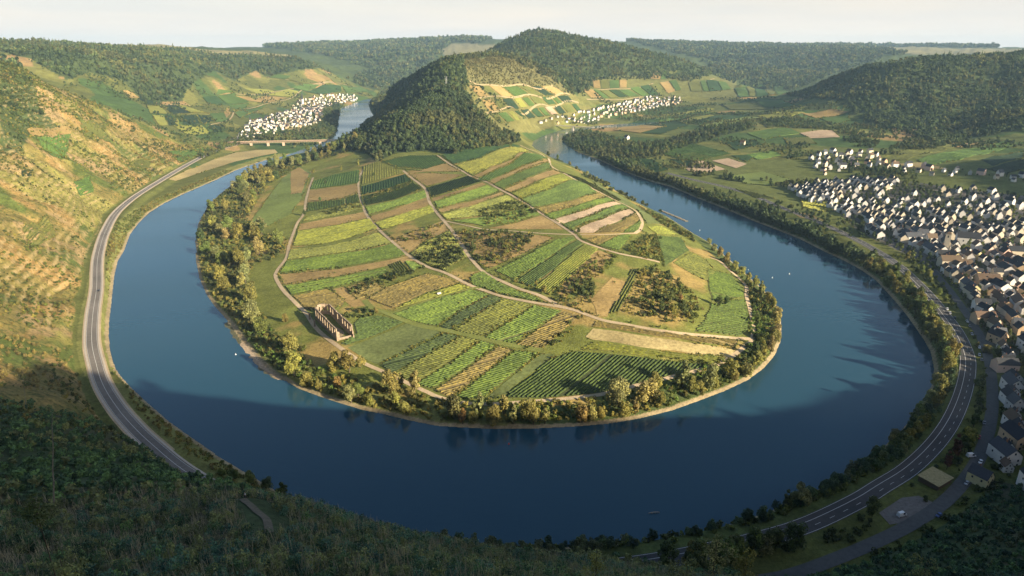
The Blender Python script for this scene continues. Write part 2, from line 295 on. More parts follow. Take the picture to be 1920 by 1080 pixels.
def leaf_mat(name, col, var=0.3, obj_rand=0.25, attr=False, scale=0.35):
    """foliage: colour varies per leaf clump (face attribute 'tint') and from plant to plant"""
    if name in MATS: return MATS[name]
    m, N, L, B = principled(name)
    at = N.new('ShaderNodeAttribute'); at.attribute_name = 'tint'
    c = np.array(col)
    rp = N.new('ShaderNodeValToRGB'); L.new(at.outputs['Fac'], rp.inputs[0])
    E = rp.color_ramp.elements
    E[0].position = 0; E[0].color = (*(c * (1 - var)), 1); E[1].position = 1; E[1].color = (*(c * np.array([1.38, 1.3, 1.0]) * (1 + var * 0.6)), 1)
    k = E.new(0.5); k.color = (*c, 1)
    out = rp.outputs[0]
    if obj_rand:
        oi = N.new('ShaderNodeObjectInfo'); hs = N.new('ShaderNodeHueSaturation')
        mr = N.new('ShaderNodeMapRange'); mr.inputs[3].default_value = 1 - obj_rand; mr.inputs[4].default_value = 1 + obj_rand; L.new(oi.outputs['Random'], mr.inputs[0])
        mu = N.new('ShaderNodeMath'); mu.operation = 'MULTIPLY'; mu.inputs[1].default_value = 7.31; fr_ = N.new('ShaderNodeMath'); fr_.operation = 'FRACT'
        mh = N.new('ShaderNodeMapRange'); mh.inputs[3].default_value = 0.475; mh.inputs[4].default_value = 0.515
        L.new(oi.outputs['Random'], mu.inputs[0]); L.new(mu.outputs[0], fr_.inputs[0]); L.new(fr_.outputs[0], mh.inputs[0])
        L.new(mh.outputs[0], hs.inputs['Hue']); L.new(mr.outputs[0], hs.inputs['Value']); L.new(out, hs.inputs['Color']); out = hs.outputs[0]
    L.new(out, B.inputs['Base Color']); B.inputs['Roughness'].default_value = 0.75; B.inputs['Specular IOR Level'].default_value = 0.2
    tr = N.new('ShaderNodeBsdfTranslucent'); L.new(out, tr.inputs[0]); ms = N.new('ShaderNodeMixShader'); ms.inputs[0].default_value = 0.18
    L.new(B.outputs[0], ms.inputs[1]); L.new(tr.outputs[0], ms.inputs[2]); L.new(ms.outputs[0], N['Material Output'].inputs[0])
    MATS[name] = m; return m

# ------------------------------------------------------------------ object helpers
def tag(o, label=None, cat=None, group=None, kind=None):
    if label: o['label'] = label
    if cat: o['category'] = cat
    if group: o['group'] = group
    if kind: o['kind'] = kind
    return o
def link(name, data, parent=None, loc=None):
    o = bpy.data.objects.new(name, data); COL.objects.link(o)
    if parent is not None: o.parent = parent
    if loc is not None: o.location = loc
    return o
def mesh_np(name, V, F, mats=(), mi=None, tint=None, smooth_=False):
    """mesh from numpy arrays; F is (n,3) or (n,4)"""
    V = np.ascontiguousarray(V, np.float32); F = np.ascontiguousarray(F, np.int32)
    me = bpy.data.meshes.new(name); k = F.shape[1]
    me.vertices.add(len(V)); me.vertices.foreach_set('co', V.ravel())
    me.loops.add(F.size); me.loops.foreach_set('vertex_index', F.ravel())
    me.polygons.add(len(F)); me.polygons.foreach_set('loop_start', np.arange(len(F), dtype=np.int32) * k)
    me.polygons.foreach_set('loop_total', np.full(len(F), k, np.int32))
    for m in mats: me.materials.append(m)
    if mi is not None: me.polygons.foreach_set('material_index', np.asarray(mi, np.int32))
    if tint is not None: a = me.attributes.new('tint', 'FLOAT', 'FACE'); a.data.foreach_set('value', np.asarray(tint, np.float32))
    me.polygons.foreach_set('use_smooth', np.full(len(F), smooth_, bool))
    me.update(calc_edges=True); return me
class MB:
    """collects boxes, prisms and tubes into one mesh"""
    def __init__(s): s.v = []; s.f = []; s.m = []
    def add(s, vs, fs, m=0):
        b = len(s.v); s.v += [tuple(v) for v in vs]; s.f += [tuple(b + i for i in f) for f in fs]; s.m += [m] * len(fs)
    def box(s, a, b, m=0, rot=0, at=(0, 0)):
        x0, y0, z0 = a; x1, y1, z1 = b
        vs = [(x0,y0,z0),(x1,y0,z0),(x1,y1,z0),(x0,y1,z0),(x0,y0,z1),(x1,y0,z1),(x1,y1,z1),(x0,y1,z1)]
        if rot or at != (0, 0):
            c, q = math.cos(rot), math.sin(rot); vs = [(x*c - y*q + at[0], x*q + y*c + at[1], z) for x, y, z in vs]
        s.add(vs, [(0,3,2,1),(4,5,6,7),(0,1,5,4),(1,2,6,5),(2,3,7,6),(3,0,4,7)], m)
    def prism(s, poly, z0, z1, m=0):
        k = len(poly); s.add([(x, y, z0) for x, y in poly] + [(x, y, z1) for x, y in poly],
            [tuple(range(k))[::-1], tuple(range(k, 2 * k))] + [(i, (i + 1) % k, k + (i + 1) % k, k + i) for i in range(k)], m)
    def tube(s, a, b, r0, r1, n=6, m=0):
        a, b = Vector(a), Vector(b); d = (b - a).normalized(); u = d.orthogonal().normalized(); w = d.cross(u); vs = []
        for p, r in ((a, r0), (b, r1)):
            for i in range(n): t = 2 * math.pi * i / n; vs.append(p + u * (r * math.cos(t)) + w * (r * math.sin(t)))
        s.add(vs, [(i, (i + 1) % n, n + (i + 1) % n, n + i) for i in range(n)] + [tuple(range(n))[::-1], tuple(range(n, 2 * n))], m)
    def mesh(s, name, mats):
        me = bpy.data.meshes.new(name); me.from_pydata([tuple(v) for v in s.v], [], s.f)
        for m in mats: me.materials.append(m)
        for p, k in zip(me.polygons, s.m): p.material_index = k
        me.update(); return me
    def build(s, name, mats, parent=None, loc=None):
        if not isinstance(mats, (list, tuple)): mats = [mats]
        return link(name, s.mesh(name, mats), parent, loc)

# ------------------------------------------------------------------ the ground
FOREST_RIDGE = [(700,218),(690,197),(720,165),(770,140),(830,103),(870,98),(930,68),(1000,50),(1100,58),(1180,80),(1300,110),(1345,135),(1290,158),(1240,147),(1180,152),(1120,152),(1092,182),(1060,178),(1030,148),(990,138),(940,148),(880,157),(872,170),(888,203),(932,242),(975,264),(955,274),(900,278),(850,290),(800,282),(740,288),(705,304),(690,290),(640,280),(600,288),(640,266),(668,252)]
FOREST_LEFT = [(0,76),(450,82),(600,103),(690,130),(655,150),(600,128),(560,132),(500,146),(480,132),(440,152),(400,132),(370,152),(350,168),(342,190),(270,192),(230,150),(165,135),(125,150),(60,112),(0,97)]
SCRUB_LEFT = [(0,112),(30,118),(60,150),(75,200),(115,245),(60,240),(40,285),(0,290)]
FOREST_RIGHT = [(1470,180),(1560,140),(1700,100),(1850,96),(1890,84),(1935,82),(1935,242),(1840,258),(1760,274),(1700,252),(1640,236),(1600,217),(1590,192),(1540,187)]
FOREST_MID = [(1340,130),(1480,98),(1640,92),(1700,105),(1600,132),(1480,172),(1400,152)]
RIVERWOOD = [(1052,262),(1090,246),(1130,252),(1160,265),(1210,272),(1260,262),(1330,240),(1400,228),(1420,238),(1330,262),(1240,290),(1200,300),(1160,292),(1220,326),(1300,352),(1295,370),(1223,343),(1173,325),(1123,302),(1085,288),(1062,275)]
FARWOOD_LEFT = [(605,205),(637,195),(634,240),(612,260),(560,264),(480,266),(440,274),(380,300),(372,292),(430,262),(480,258),(560,245),(600,235)]
col = np.zeros((NA, ND, 3)); col[:] = (0.105, 0.115, 0.032)
def paint(mask, c, k=1.0):
    m = (mask * k)[..., None] if np.ndim(k) else (mask.astype(float) * k)[..., None]
    col[:] = col * (1 - m) + np.array(c) * m
valley = (GX > 60) & (GY > 900)
paint(valley, (0.112, 0.130, 0.038))
patch = fbm(GX, GY, 260, 2, 71); patch2 = fbm(GX * 0.8 + GY * 0.6, (GY * 0.8 - GX * 0.6) * 0.35, 90, 2, 75)
paint((MD > 1500) & (patch2 > 0.12), (0.16, 0.16, 0.045)); paint((MD > 1500) & (patch2 < -0.16), (0.06, 0.10, 0.03)); paint((MD > 1500) & (patch2 > 0.3), (0.28, 0.19, 0.08))
slope_n = fbm(GX, GY, 46, 4, 81)
LEFTHILL = (MA < R(-15)) & (MD < 1800) & (MD > 250) & (H > 9) & (~PEN)
paint(LEFTHILL, (0.19, 0.155, 0.048)); paint(LEFTHILL, (0.30, 0.195, 0.070), smooth(-0.04, 0.26, slope_n + smooth(60, 170, H) * 0.3)); paint(LEFTHILL, (0.22, 0.20, 0.055), smooth(0.1, 0.2, fbm(GX, GY, 90, 3, 99)))
paint(LEFTHILL, (0.095, 0.12, 0.03), smooth(-0.04, -0.24, fbm(GX, GY, 60, 4, 91))); paint(LEFTHILL, (0.29, 0.205, 0.095), smooth(0.30, 0.44, np.abs(fbm(GX, GY, 55, 4, 93)) + smooth(70, 180, H) * .12))
paint(PEN, (0.15, 0.165, 0.04)); paint(PEN, (0.30, 0.22, 0.075), smooth(0.05, 0.35, fbm(GX, GY, 45, 4, 95)))
forest = region(FOREST_RIDGE) & (MD > 1300) | region(FOREST_LEFT) & (MD > 1350) | region(FOREST_RIGHT) & (MD > 1400) | region(FOREST_MID) & (MD > 2300) | region(RIVERWOOD) & (MD < 2200) | region(SCRUB_LEFT)
fieldish = smooth(0.26, 0.34, fbm(GX, GY * 0.35, 900, 3, 61))
forest |= (MD > 3900) & (fieldish < 0.6)
paint(forest, (0.060, 0.082, 0.030))
paint((MD > 3900) & (fieldish >= 0.6) & (H > 150), (0.22, 0.20, 0.10))
VINC = [(862,148),(1042,148),(1115,205),(1005,250),(930,245),(882,200)]; LIGHT = [(868,112),(930,106),(990,114),(1040,140),(1068,180),(1034,162),(960,162),(876,160)]
paint(region(VINC) & (MD > 1500) & (MD < 2700), (0.155, 0.148, 0.05)); paint(region(LIGHT) & (MD > 1500) & (MD < 2600), (0.125, 0.118, 0.046)); paint(region([(1085,145),(1260,140),(1380,145),(1385,192),(1290,180),(1085,200)]) & (MD > 2000), (0.13, 0.135, 0.044))
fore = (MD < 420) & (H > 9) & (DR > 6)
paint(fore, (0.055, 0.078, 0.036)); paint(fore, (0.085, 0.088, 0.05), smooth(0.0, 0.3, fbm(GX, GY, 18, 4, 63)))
bank = (DR > -1) & (DR < 22) & (MD < 1700) & (H < 9)
paint(bank, (0.085, 0.11, 0.035)); paint(bank & (GX < 0), (0.24, 0.23, 0.07), 0.6)  # right-hand bank painted darker to stand in for the shade over it
paint((np.abs(DR) < 2.6) & (MD < 1700), (0.30, 0.24, 0.14))
paint(DR < -1.5, (0.10, 0.10, 0.06))
paint(region([(455,640),(470,655),(500,690),(530,712),(520,712),(480,684),(445,650)]), (0.42, 0.32, 0.22), 0.9)
VILL = [(1478,352),(1520,345),(1560,340),(1600,338),(1660,340),(1730,345),(1800,355),(1925,368),(1925,640),(1918,668),(1880,660),(1846,640),(1838,610),(1815,580),(1800,548),(1780,528),(1765,515),(1740,505),(1700,478),(1668,462),(1640,450),(1600,425),(1575,400),(1545,388),(1500,372)]
paint(region(VILL) & (MD < 1500), (0.085, 0.085, 0.055)); paint(region(VILL) & (MD < 1500), (0.16, 0.145, 0.125), smooth(0.0, 0.2, fbm(GX, GY, 30, 3, 67)))
idx = np.arange(NA * ND).reshape(NA, ND)
F = np.stack([idx[:-1, :-1], idx[:-1, 1:], idx[1:, 1:], idx[1:, :-1]], -1).reshape(-1, 4)
Fw = np.stack([idx[-1, :-1], idx[-1, 1:], idx[0, 1:], idx[0, :-1]], -1)
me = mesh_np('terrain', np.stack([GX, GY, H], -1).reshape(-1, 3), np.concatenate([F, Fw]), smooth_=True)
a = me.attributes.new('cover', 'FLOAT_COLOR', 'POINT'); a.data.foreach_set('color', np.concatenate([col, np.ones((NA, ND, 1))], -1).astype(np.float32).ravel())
a = me.attributes.new('terrace', 'FLOAT', 'POINT'); a.data.foreach_set('value', (TERR * (smooth(0.62, 0.74, fr) * smooth(1.0, 0.9, fr)) + LEFTHILL * 0.0).astype(np.float32).ravel())
a = me.attributes.new('wild', 'FLOAT', 'POINT'); a.data.foreach_set('value', LEFTHILL.astype(np.float32).ravel())
m, N, L, B = principled('ground')
at = N.new('ShaderNodeAttribute'); at.attribute_name = 'cover'; te = N.new('ShaderNodeAttribute'); te.attribute_name = 'terrace'; wi = N.new('ShaderNodeAttribute'); wi.attribute_name = 'wild'
gp = N.new('ShaderNodeNewGeometry')
def noise(scale, det=4, ro=0.65):
    n_ = N.new('ShaderNodeTexNoise'); n_.inputs['Scale'].default_value = scale; n_.inputs['Detail'].default_value = det; n_.inputs['Roughness'].default_value = ro
    L.new(gp.outputs['Position'], n_.inputs['Vector']); return n_.outputs['Fac']
def mrange(src, a, b, c, d):
    r_ = N.new('ShaderNodeMapRange'); L.new(src, r_.inputs[0])
    for i, v in zip((1, 2, 3, 4), (a, b, c, d)): r_.inputs[i].default_value = v
    return r_.outputs[0]
def math_(op, a, b):
    q = N.new('ShaderNodeMath'); q.operation = op
    for i, v in enumerate((a, b)):
        if isinstance(v, (int, float)): q.inputs[i].default_value = v
        else: L.new(v, q.inputs[i])
    return q.outputs[0]
def mixc(f, a, b):
    q = N.new('ShaderNodeMix'); q.data_type = 'RGBA'; L.new(f, q.inputs[0])
    for i, v in ((6, a), (7, b)):
        if isinstance(v, tuple): q.inputs[i].default_value = (*v, 1)
        else: L.new(v, q.inputs[i])
    return q.outputs[2]
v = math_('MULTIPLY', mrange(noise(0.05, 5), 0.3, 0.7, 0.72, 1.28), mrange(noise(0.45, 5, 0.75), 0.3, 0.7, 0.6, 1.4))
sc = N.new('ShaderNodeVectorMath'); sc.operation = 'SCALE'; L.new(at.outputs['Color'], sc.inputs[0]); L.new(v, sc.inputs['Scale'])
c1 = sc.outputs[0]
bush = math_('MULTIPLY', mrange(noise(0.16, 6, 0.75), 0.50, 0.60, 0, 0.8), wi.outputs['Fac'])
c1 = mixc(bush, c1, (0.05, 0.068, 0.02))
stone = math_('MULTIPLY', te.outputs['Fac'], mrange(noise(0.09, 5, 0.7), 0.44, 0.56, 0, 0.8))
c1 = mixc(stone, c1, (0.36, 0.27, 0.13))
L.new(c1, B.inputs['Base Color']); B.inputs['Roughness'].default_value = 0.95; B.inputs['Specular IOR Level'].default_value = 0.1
bp = N.new('ShaderNodeBump'); bp.inputs['Strength'].default_value = 0.6; bp.inputs['Distance'].default_value = 1.2
L.new(noise(0.35, 6, 0.75), bp.inputs['Height']); L.new(bp.outputs[0], B.inputs['Normal'])
me.materials.append(m)
terrain = tag(link('terrain', me), 'steep river valley ground with terraced slopes, low meadows and wooded plateaus', 'terrain', kind='structure')

# ------------------------------------------------------------------ the river
m, N, L, B = principled('river water')
B.inputs['Base Color'].default_value = (0.019, 0.063, 0.094, 1); B.inputs['Roughness'].default_value = 0.09; B.inputs['IOR'].default_value = 1.38
B.inputs['Specular IOR Level'].default_value = 0.5
gp = N.new('ShaderNodeNewGeometry')
mp = N.new('ShaderNodeMapping'); mp.inputs['Scale'].default_value = (0.35, 1.0, 1.0); L.new(gp.outputs['Position'], mp.inputs[0])
n1 = N.new('ShaderNodeTexNoise'); n1.inputs['Scale'].default_value = 0.22; n1.inputs['Detail'].default_value = 4; L.new(mp.outputs[0], n1.inputs['Vector'])
n2 = N.new('ShaderNodeTexNoise'); n2.inputs['Scale'].default_value = 0.012; n2.inputs['Detail'].default_value = 3; L.new(mp.outputs[0], n2.inputs['Vector'])
r2 = N.new('ShaderNodeMapRange'); r2.inputs[1].default_value = 0.35; r2.inputs[2].default_value = 0.65; r2.inputs[3].default_value = 0.04; r2.inputs[4].default_value = 0.14; L.new(n2.outputs['Fac'], r2.inputs[0])
bp = N.new('ShaderNodeBump'); bp.inputs['Distance'].default_value = 1.0; L.new(r2.outputs[0], bp.inputs['Strength']); L.new(n1.outputs['Fac'], bp.inputs['Height']); L.new(bp.outputs[0], B.inputs['Normal'])
n3 = N.new('ShaderNodeTexNoise'); n3.inputs['Scale'].default_value = 0.006; n3.inputs['Detail'].default_value = 5; n3.inputs['Distortion'].default_value = 0.6; L.new(mp.outputs[0], n3.inputs['Vector'])
r3 = N.new('ShaderNodeMapRange'); r3.inputs[1].default_value = 0.38; r3.inputs[2].default_value = 0.66; r3.inputs[3].default_value = 0.045; r3.inputs[4].default_value = 0.22; L.new(n3.outputs['Fac'], r3.inputs[0]); L.new(r3.outputs[0], B.inputs['Roughness'])
xs = np.linspace(-1500, 2200, 40); ys = np.linspace(150, 5200, 40); wx, wy = np.meshgrid(xs, ys, indexing='ij'); ii = np.arange(1600).reshape(40, 40)
me = mesh_np('river', np.stack([wx, wy, wx * 0], -1).reshape(-1, 3), np.stack([ii[:-1, :-1], ii[1:, :-1], ii[1:, 1:], ii[:-1, 1:]], -1).reshape(-1, 4), [m])
tag(link('river', me), 'calm blue river bending in a wide loop round the vineyard peninsula', 'river', kind='structure')

# ------------------------------------------------------------------ roads and tracks
def ribbon(line, half, lift, follow=True, z=None, o0=0.0, maxdz=None):
    """strip of quads along a plan line; half may be (left, right) offsets"""
    P = np.asarray(line)[:, :2]; T = np.gradient(P, axis=0); T /= np.linalg.norm(T, axis=1)[:, None] + 1e-9; Nn = np.stack([-T[:, 1], T[:, 0]], 1)
    l, r_ = half if isinstance(half, tuple) else (half, -half)
    k = 3; cols = []
    for w in np.linspace(l, r_, k):
        p = P + Nn * w; zz = Hq(p[:, 0], p[:, 1]) if z is None else np.full(len(p), z); cols.append(np.stack([p[:, 0], p[:, 1], zz + lift], 1))
    V = np.stack(cols, 1); n_ = len(P); ii = np.arange(n_ * k).reshape(n_, k)
    return V.reshape(-1, 3), np.stack([ii[:-1, :-1], ii[:-1, 1:], ii[1:, 1:], ii[1:, :-1]], -1).reshape(-1, 4)
asphalt = mat('asphalt', (0.165, 0.147, 0.127), 0.2, 0.4, 0.85, 0.3, big=0.2)
concrete = mat('pale kerb concrete', (0.46, 0.40, 0.33), 0.15, 0.5)
paintm = mat('road paint', (0.62, 0.61, 0.58), 0.08, 2.0, 0.6)
gravel = mat('pale track gravel', (0.44, 0.34, 0.21), 0.22, 0.6, big=0.2)
grassm = mat('track grass', (0.17, 0.19, 0.05), 0.3, 0.6, big=0.2)
def strip(name, line, half, lift, m, label, cat, z=None):
    V, F_ = ribbon(line, half, lift, z=z); return tag(link(name, mesh_np(name, V, F_, [m], smooth_=True)), label, cat, kind='structure')
z8 = RZ
strip('road_bed', road_c[:int(len(road_c) * .5)], 7.0, 0.0, gravel, 'pale verge and footing running under the riverside road', 'road', z=z8 - 0.06)
i0 = int(np.argmin(np.abs(road_c - at_z([(362, 893)], RZ)[0, :2]).sum(1)))
isp = len(road_c)
# left, two-lane part and the wider part beside the village share one asphalt sheet each
mid = int(np.argmin(np.hypot(road_c[:, 0] - at_z([(900, 1066)], RZ)[0, 0], road_c[:, 1] - at_z([(900, 1066)], RZ)[0, 1])))
strip('road', road_c[:mid + 1], 4.2, 0, asphalt, 'two-lane grey riverside road curving below the terraced hillside', 'road', z=z8)
strip('road', road_c[mid:], (5.6, -5.6), 0, mat('dark asphalt', (0.062, 0.06, 0.058), 0.2, 0.4, 0.85, 0.3, big=0.2), 'wide three-lane riverside road curving between the trees and the village', 'road', z=z8)
def kerb(line, off, w, h, name, label):
    V, F_ = ribbon(line, (off + w / 2, off - w / 2), 0, z=z8 + h)
    V2 = V.copy(); V2[:, 2] = z8 - 0.3; k = 3; n_ = len(line); ii = np.arange(n_ * k).reshape(n_, k); o = len(V)
    s1 = np.stack([ii[:-1, 0], ii[1:, 0], ii[1:, 0] + o, ii[:-1, 0] + o], -1); s2 = np.stack([ii[:-1, 2], ii[:-1, 2] + o, ii[1:, 2] + o, ii[1:, 2]], -1)
    tag(link(name, mesh_np(name, np.concatenate([V, V2]), np.concatenate([F_, s1, s2]), [concrete])), label, 'kerb', kind='structure')
kerb(road_c[:mid + 1], -5.2, 1.5, 0.13, 'pavement', 'pale footway on the river side of the left road')
kerb(road_c[:mid + 1], 5.1, 1.3, 0.13, 'kerb', 'pale kerb strip at the foot of the terraced hillside')
marks = MB()
def line_mark(lo, hi, off, w, dash=None):
    L_ = road_c[lo:hi]; s = np.concatenate([[0], np.cumsum(np.hypot(*np.diff(L_, axis=0).T))])
    if dash is None: segs = [(0, s[-1])]
    else: segs = [(q, q + dash[0]) for q in np.arange(0, s[-1] - dash[0], dash[1])]
    for q0, q1 in segs:
        t = np.linspace(q0, q1, max(2, int((q1 - q0) / 5)) + 1); p = np.stack([np.interp(t, s, L_[:, 0]), np.interp(t, s, L_[:, 1])], 1)
        V, F_ = ribbon(p, (off + w / 2, off - w / 2), 0.0, z=z8 + 0.02); marks.add(V.tolist(), F_.tolist())
line_mark(0, mid, 0, 0.26); line_mark(0, mid, 3.8, 0.2); line_mark(0, mid, -3.8, 0.2)
line_mark(mid, isp, 5.1, 0.22); line_mark(mid, isp, 1.7, 0.26); line_mark(mid, isp, -1.8, 0.2, (4, 11)); line_mark(mid, isp, -5.1, 0.2)
tag(marks.build('road_markings', paintm), 'white edge, centre and dashed lane lines on the riverside road', 'road marking', kind='structure')
strip('village_street', street_c, 3.6, 0.0, mat('street asphalt', (0.10, 0.10, 0.095), 0.2, 0.4), 'grey street running along the river edge of the village', 'street', z=z8)
TR = {
 'dirt_track': [
  ([(587,333),(575,370),(570,400),(557,420),(543,457),(537,483),(520,507),(517,520),(530,543),(553,567),(573,587),(590,612),(608,630),(636,651),(680,680),(730,702),(771,722),(800,735),(823,745),(865,755),(920,758),(1013,752),(1070,747),(1127,740),(1190,724),(1265,706),(1340,686),(1370,670),(1393,653),(1410,637),(1412,607),(1407,583),(1400,557),(1399,537),(1386,522),(1367,506),(1349,490),(1333,484)], 1.9, 'pale dirt track circling the peninsula past the ruined church'),
  ([(687,310),(675,330),(672,350),(677,377),(690,407),(713,433),(740,457),(767,480),(800,500),(835,512),(879,534),(911,546),(942,556),(986,565),(1033,573),(1074,581),(1128,600),(1170,608),(1237,620),(1303,628),(1385,635)], 1.8, 'long pale dirt track winding from the wood down to the river loop'),
  ([(756,320),(775,336),(797,354),(804,376),(816,395),(832,414),(848,433),(863,455),(879,480),(898,502),(917,517),(942,528),(974,542),(1011,554),(1046,572),(1060,578)], 2.0, 'pale dirt track running down the middle of the vineyards to a fork'),
  ([(819,291),(841,306),(867,321),(886,332),(914,342),(939,356),(964,369),(989,384),(1011,398),(1037,414),(1062,430),(1078,441),(1090,452),(1125,465),(1162,476),(1207,485),(1237,492)], 1.8, 'straight pale dirt track descending right beside a dark hedge line'),
  ([(975,272),(989,279),(1018,291),(1030,301),(1034,312),(1059,326),(1096,345),(1131,364),(1159,378),(1181,389),(1197,402),(1204,417),(1200,431),(1191,438)], 2.0, 'pale rim track along the top of the steep right bank'),
  ([(832,414),(860,420),(908,430),(955,433),(1018,438),(1081,440),(1144,440),(1191,438)], 1.3, 'narrow pale cross track meeting the rim track by the bare strips'),
  ([(1408,636),(1385,635)], 2.2, 'short pale stub joining two tracks near the right bank')],
 'grass_track': [
  ([(547,465),(607,460),(657,450),(707,432),(767,415)], 1.6, 'grassy track crossing the left vineyards above the ochre strip'),
  ([(683,563),(699,579),(725,587),(761,602),(797,613),(836,620),(888,631),(940,644),(980,651),(1015,658)], 3.0, 'wide grassy track between the nearest vineyard blocks'),
  ([(703,298),(715,307),(744,315),(788,320),(829,325),(876,329)], 1.5, 'grassy track below the wood at the top of the vineyards'),
  ([(735,587),(800,565),(885,541),(900,541)], 1.6, 'grassy track under the yellow vine strip')]}
TRACKS = []
for kind_, lst in TR.items():
    for px, w, lab in lst:
        ln = spline(hit(px)[:, :2], 3.0); TRACKS.append((ln, w))
        strip(kind_, ln, w, 0.28 + 0.006 * len(TRACKS), gravel if kind_ == 'dirt_track' else grassm, lab, 'track')

# ------------------------------------------------------------------ vineyards, fields and meadows
PC = {'G': (0.080, 0.120, 0.028), 'D': (0.058, 0.088, 0.026), 'Y': (0.142, 0.160, 0.034), 'O': (0.30, 0.21, 0.08), 'B': (0.145, 0.12, 0.045), 'T': (0.46, 0.34, 0.215), 'L': (0.145, 0.172, 0.058), 'M': (0.115, 0.13, 0.036), 'K': (0.05, 0.074, 0.03), 'W': (0.33, 0.265, 0.12)}
PWORD = {'G': 'green', 'D': 'dark green', 'Y': 'bright yellow-green', 'O': 'dry ochre', 'B': 'brownish', 'T': 'bare tan', 'L': 'smooth light green', 'M': 'olive', 'K': 'very dark green', 'W': 'straw-coloured'}
GROUND = {'G': (0.125, 0.132, 0.046), 'D': (0.08, 0.098, 0.038), 'Y': (0.185, 0.18, 0.05), 'O': (0.30, 0.21, 0.08), 'B': (0.20, 0.155, 0.065), 'M': (0.17, 0.165, 0.045), 'K': (0.05, 0.07, 0.03)}
COUNT = {}; EDGE = []
def plot(px, c, where, ang=None, rows=True, spacing=2.5, hgt=1.15, cat='vineyard'):
    """one field: a draped sheet of soil or grass, with hedges of vines along its rows; ang = two image points giving the row direction"""
    P = hit(px)[:, :2]
    dist = np.hypot(P[:, 0], P[:, 1]).mean()
    if np.hypot(P[:, 0], P[:, 1]).max() > 9000: return
    if ((P[:, 0] * np.roll(P[:, 1], -1) - np.roll(P[:, 0], -1) * P[:, 1]).sum()) < 0: P = P[::-1]
    # wavy field edges
    Q = []
    for i in range(len(P)):
        a, b = P[i], P[(i + 1) % len(P)]; k = max(1, int(np.linalg.norm(b - a) / 14)); nrm = np.array([-(b - a)[1], (b - a)[0]]) / (np.linalg.norm(b - a) + 1e-6)
        for j in range(k): Q.append(a + (b - a) * j / k + (nrm * rng.normal(0, 0.5) if j else 0))
    P = np.array(Q)
    st = max(4.0, dist * 0.006)
    x = np.arange(P[:, 0].min(), P[:, 0].max(), st); y = np.arange(P[:, 1].min(), P[:, 1].max(), st * 1.2)
    gx_, gy_ = np.meshgrid(x, y); gx_, gy_ = gx_.ravel() + rng.normal(0, .1, gx_.size), gy_.ravel() + rng.normal(0, .1, gy_.size)
    k = inside(P, gx_, gy_)
    if k.any(): k[k] &= seg_dist(P, gx_[k], gy_[k], True) > st * 0.35
    pts = [Vector(p) for p in P] + [Vector((u, v)) for u, v in zip(gx_[k], gy_[k])]
    try: r_ = delaunay_2d_cdt(pts, [], [list(range(len(P)))], 1, 1e-4)
    except Exception: return
    v2 = np.array([tuple(v) for v in r_[0]]); f2 = np.array(r_[2])
    if len(f2) == 0: return
    lift = 0.22 if dist < 1100 else 0.5 + (dist - 1100) * 0.0009
    V = np.stack([v2[:, 0], v2[:, 1], Hq(v2[:, 0], v2[:, 1]) + lift], 1)
    VV = [V]; FF = [np.concatenate([f2, f2[:, 2:3]], 1)] if False else None
    tri = f2
    hv, hf, ti = [], [], []
    if rows and c not in 'OTLW':
        if ang is None:  # longest edge
            e = np.roll(hit(px)[:, :2], -1, 0) - hit(px)[:, :2]; dv = e[np.argmax((e ** 2).sum(1))]
        else:
            a = hit(ang)[:, :2]; dv = a[1] - a[0]
        dv = dv / np.linalg.norm(dv); nv = np.array([-dv[1], dv[0]])
        if dist > 1100: spacing, hgt = spacing * 1.7, hgt * 1.1
        o = P @ nv; ln = 1.6 if dist < 800 else (2.4 if dist < 1300 else 7)
        for off in np.arange(o.min() + spacing * 0.6, o.max(), spacing):
            xs = []
            for i in range(len(P)):
                a, b = P[i], P[(i + 1) % len(P)]; oa, ob = a @ nv - off, b @ nv - off
                if (oa > 0) != (ob > 0): t = oa / (oa - ob); xs.append((a + (b - a) * t) @ dv)
            xs.sort()
            rowtone = rng.normal(0, 0.09)
            for s0, s1 in zip(xs[::2], xs[1::2]):
                s0 += 1.0; s1 -= 1.0
                if s1 - s0 < 2: continue
                if rng.random() < 0.03: continue
                kx = max(2, int((s1 - s0) / ln) + 1); ss = np.linspace(s0, s1, kx); w = 0.62 * spacing / 2.6 * rng.uniform(0.72, 1.2, kx); hh = hgt * rng.uniform(0.82, 1.12, kx)
                gap = rng.random(kx) < 0.025; hh[gap] *= 0.5
                cx = dv[0] * ss + nv[0] * (off + rng.normal(0, 0.12, kx)); cy = dv[1] * ss + nv[1] * (off + rng.normal(0, 0.12, kx)); zz = Hq(cx, cy)
                b0 = sum(len(q) for q in hv)
                sec = []
                for q, hz in ((1.0, 0.0), (0.75, 0.8), (-0.05, 1.0), (-0.75, 0.8), (-1.0, 0.0)):
                    sec.append(np.stack([cx + nv[0] * w * q, cy + nv[1] * w * q, zz + 0.1 + hh * hz], 1))
                hv.append(np.stack(sec, 1).reshape(-1, 3)); ii = b0 + np.arange(kx * 5).reshape(kx, 5)
                hf.append(np.stack([ii[:-1, :-1], ii[1:, :-1], ii[1:, 1:], ii[:-1, 1:]], -1).reshape(-1, 4))
                tn = 0.5 + rowtone + fbm(cx[:-1], cy[:-1], 26, 2, 17) * 0.5 + rng.normal(0, 0.22, kx - 1)
                ti.append(np.repeat(tn, 4))
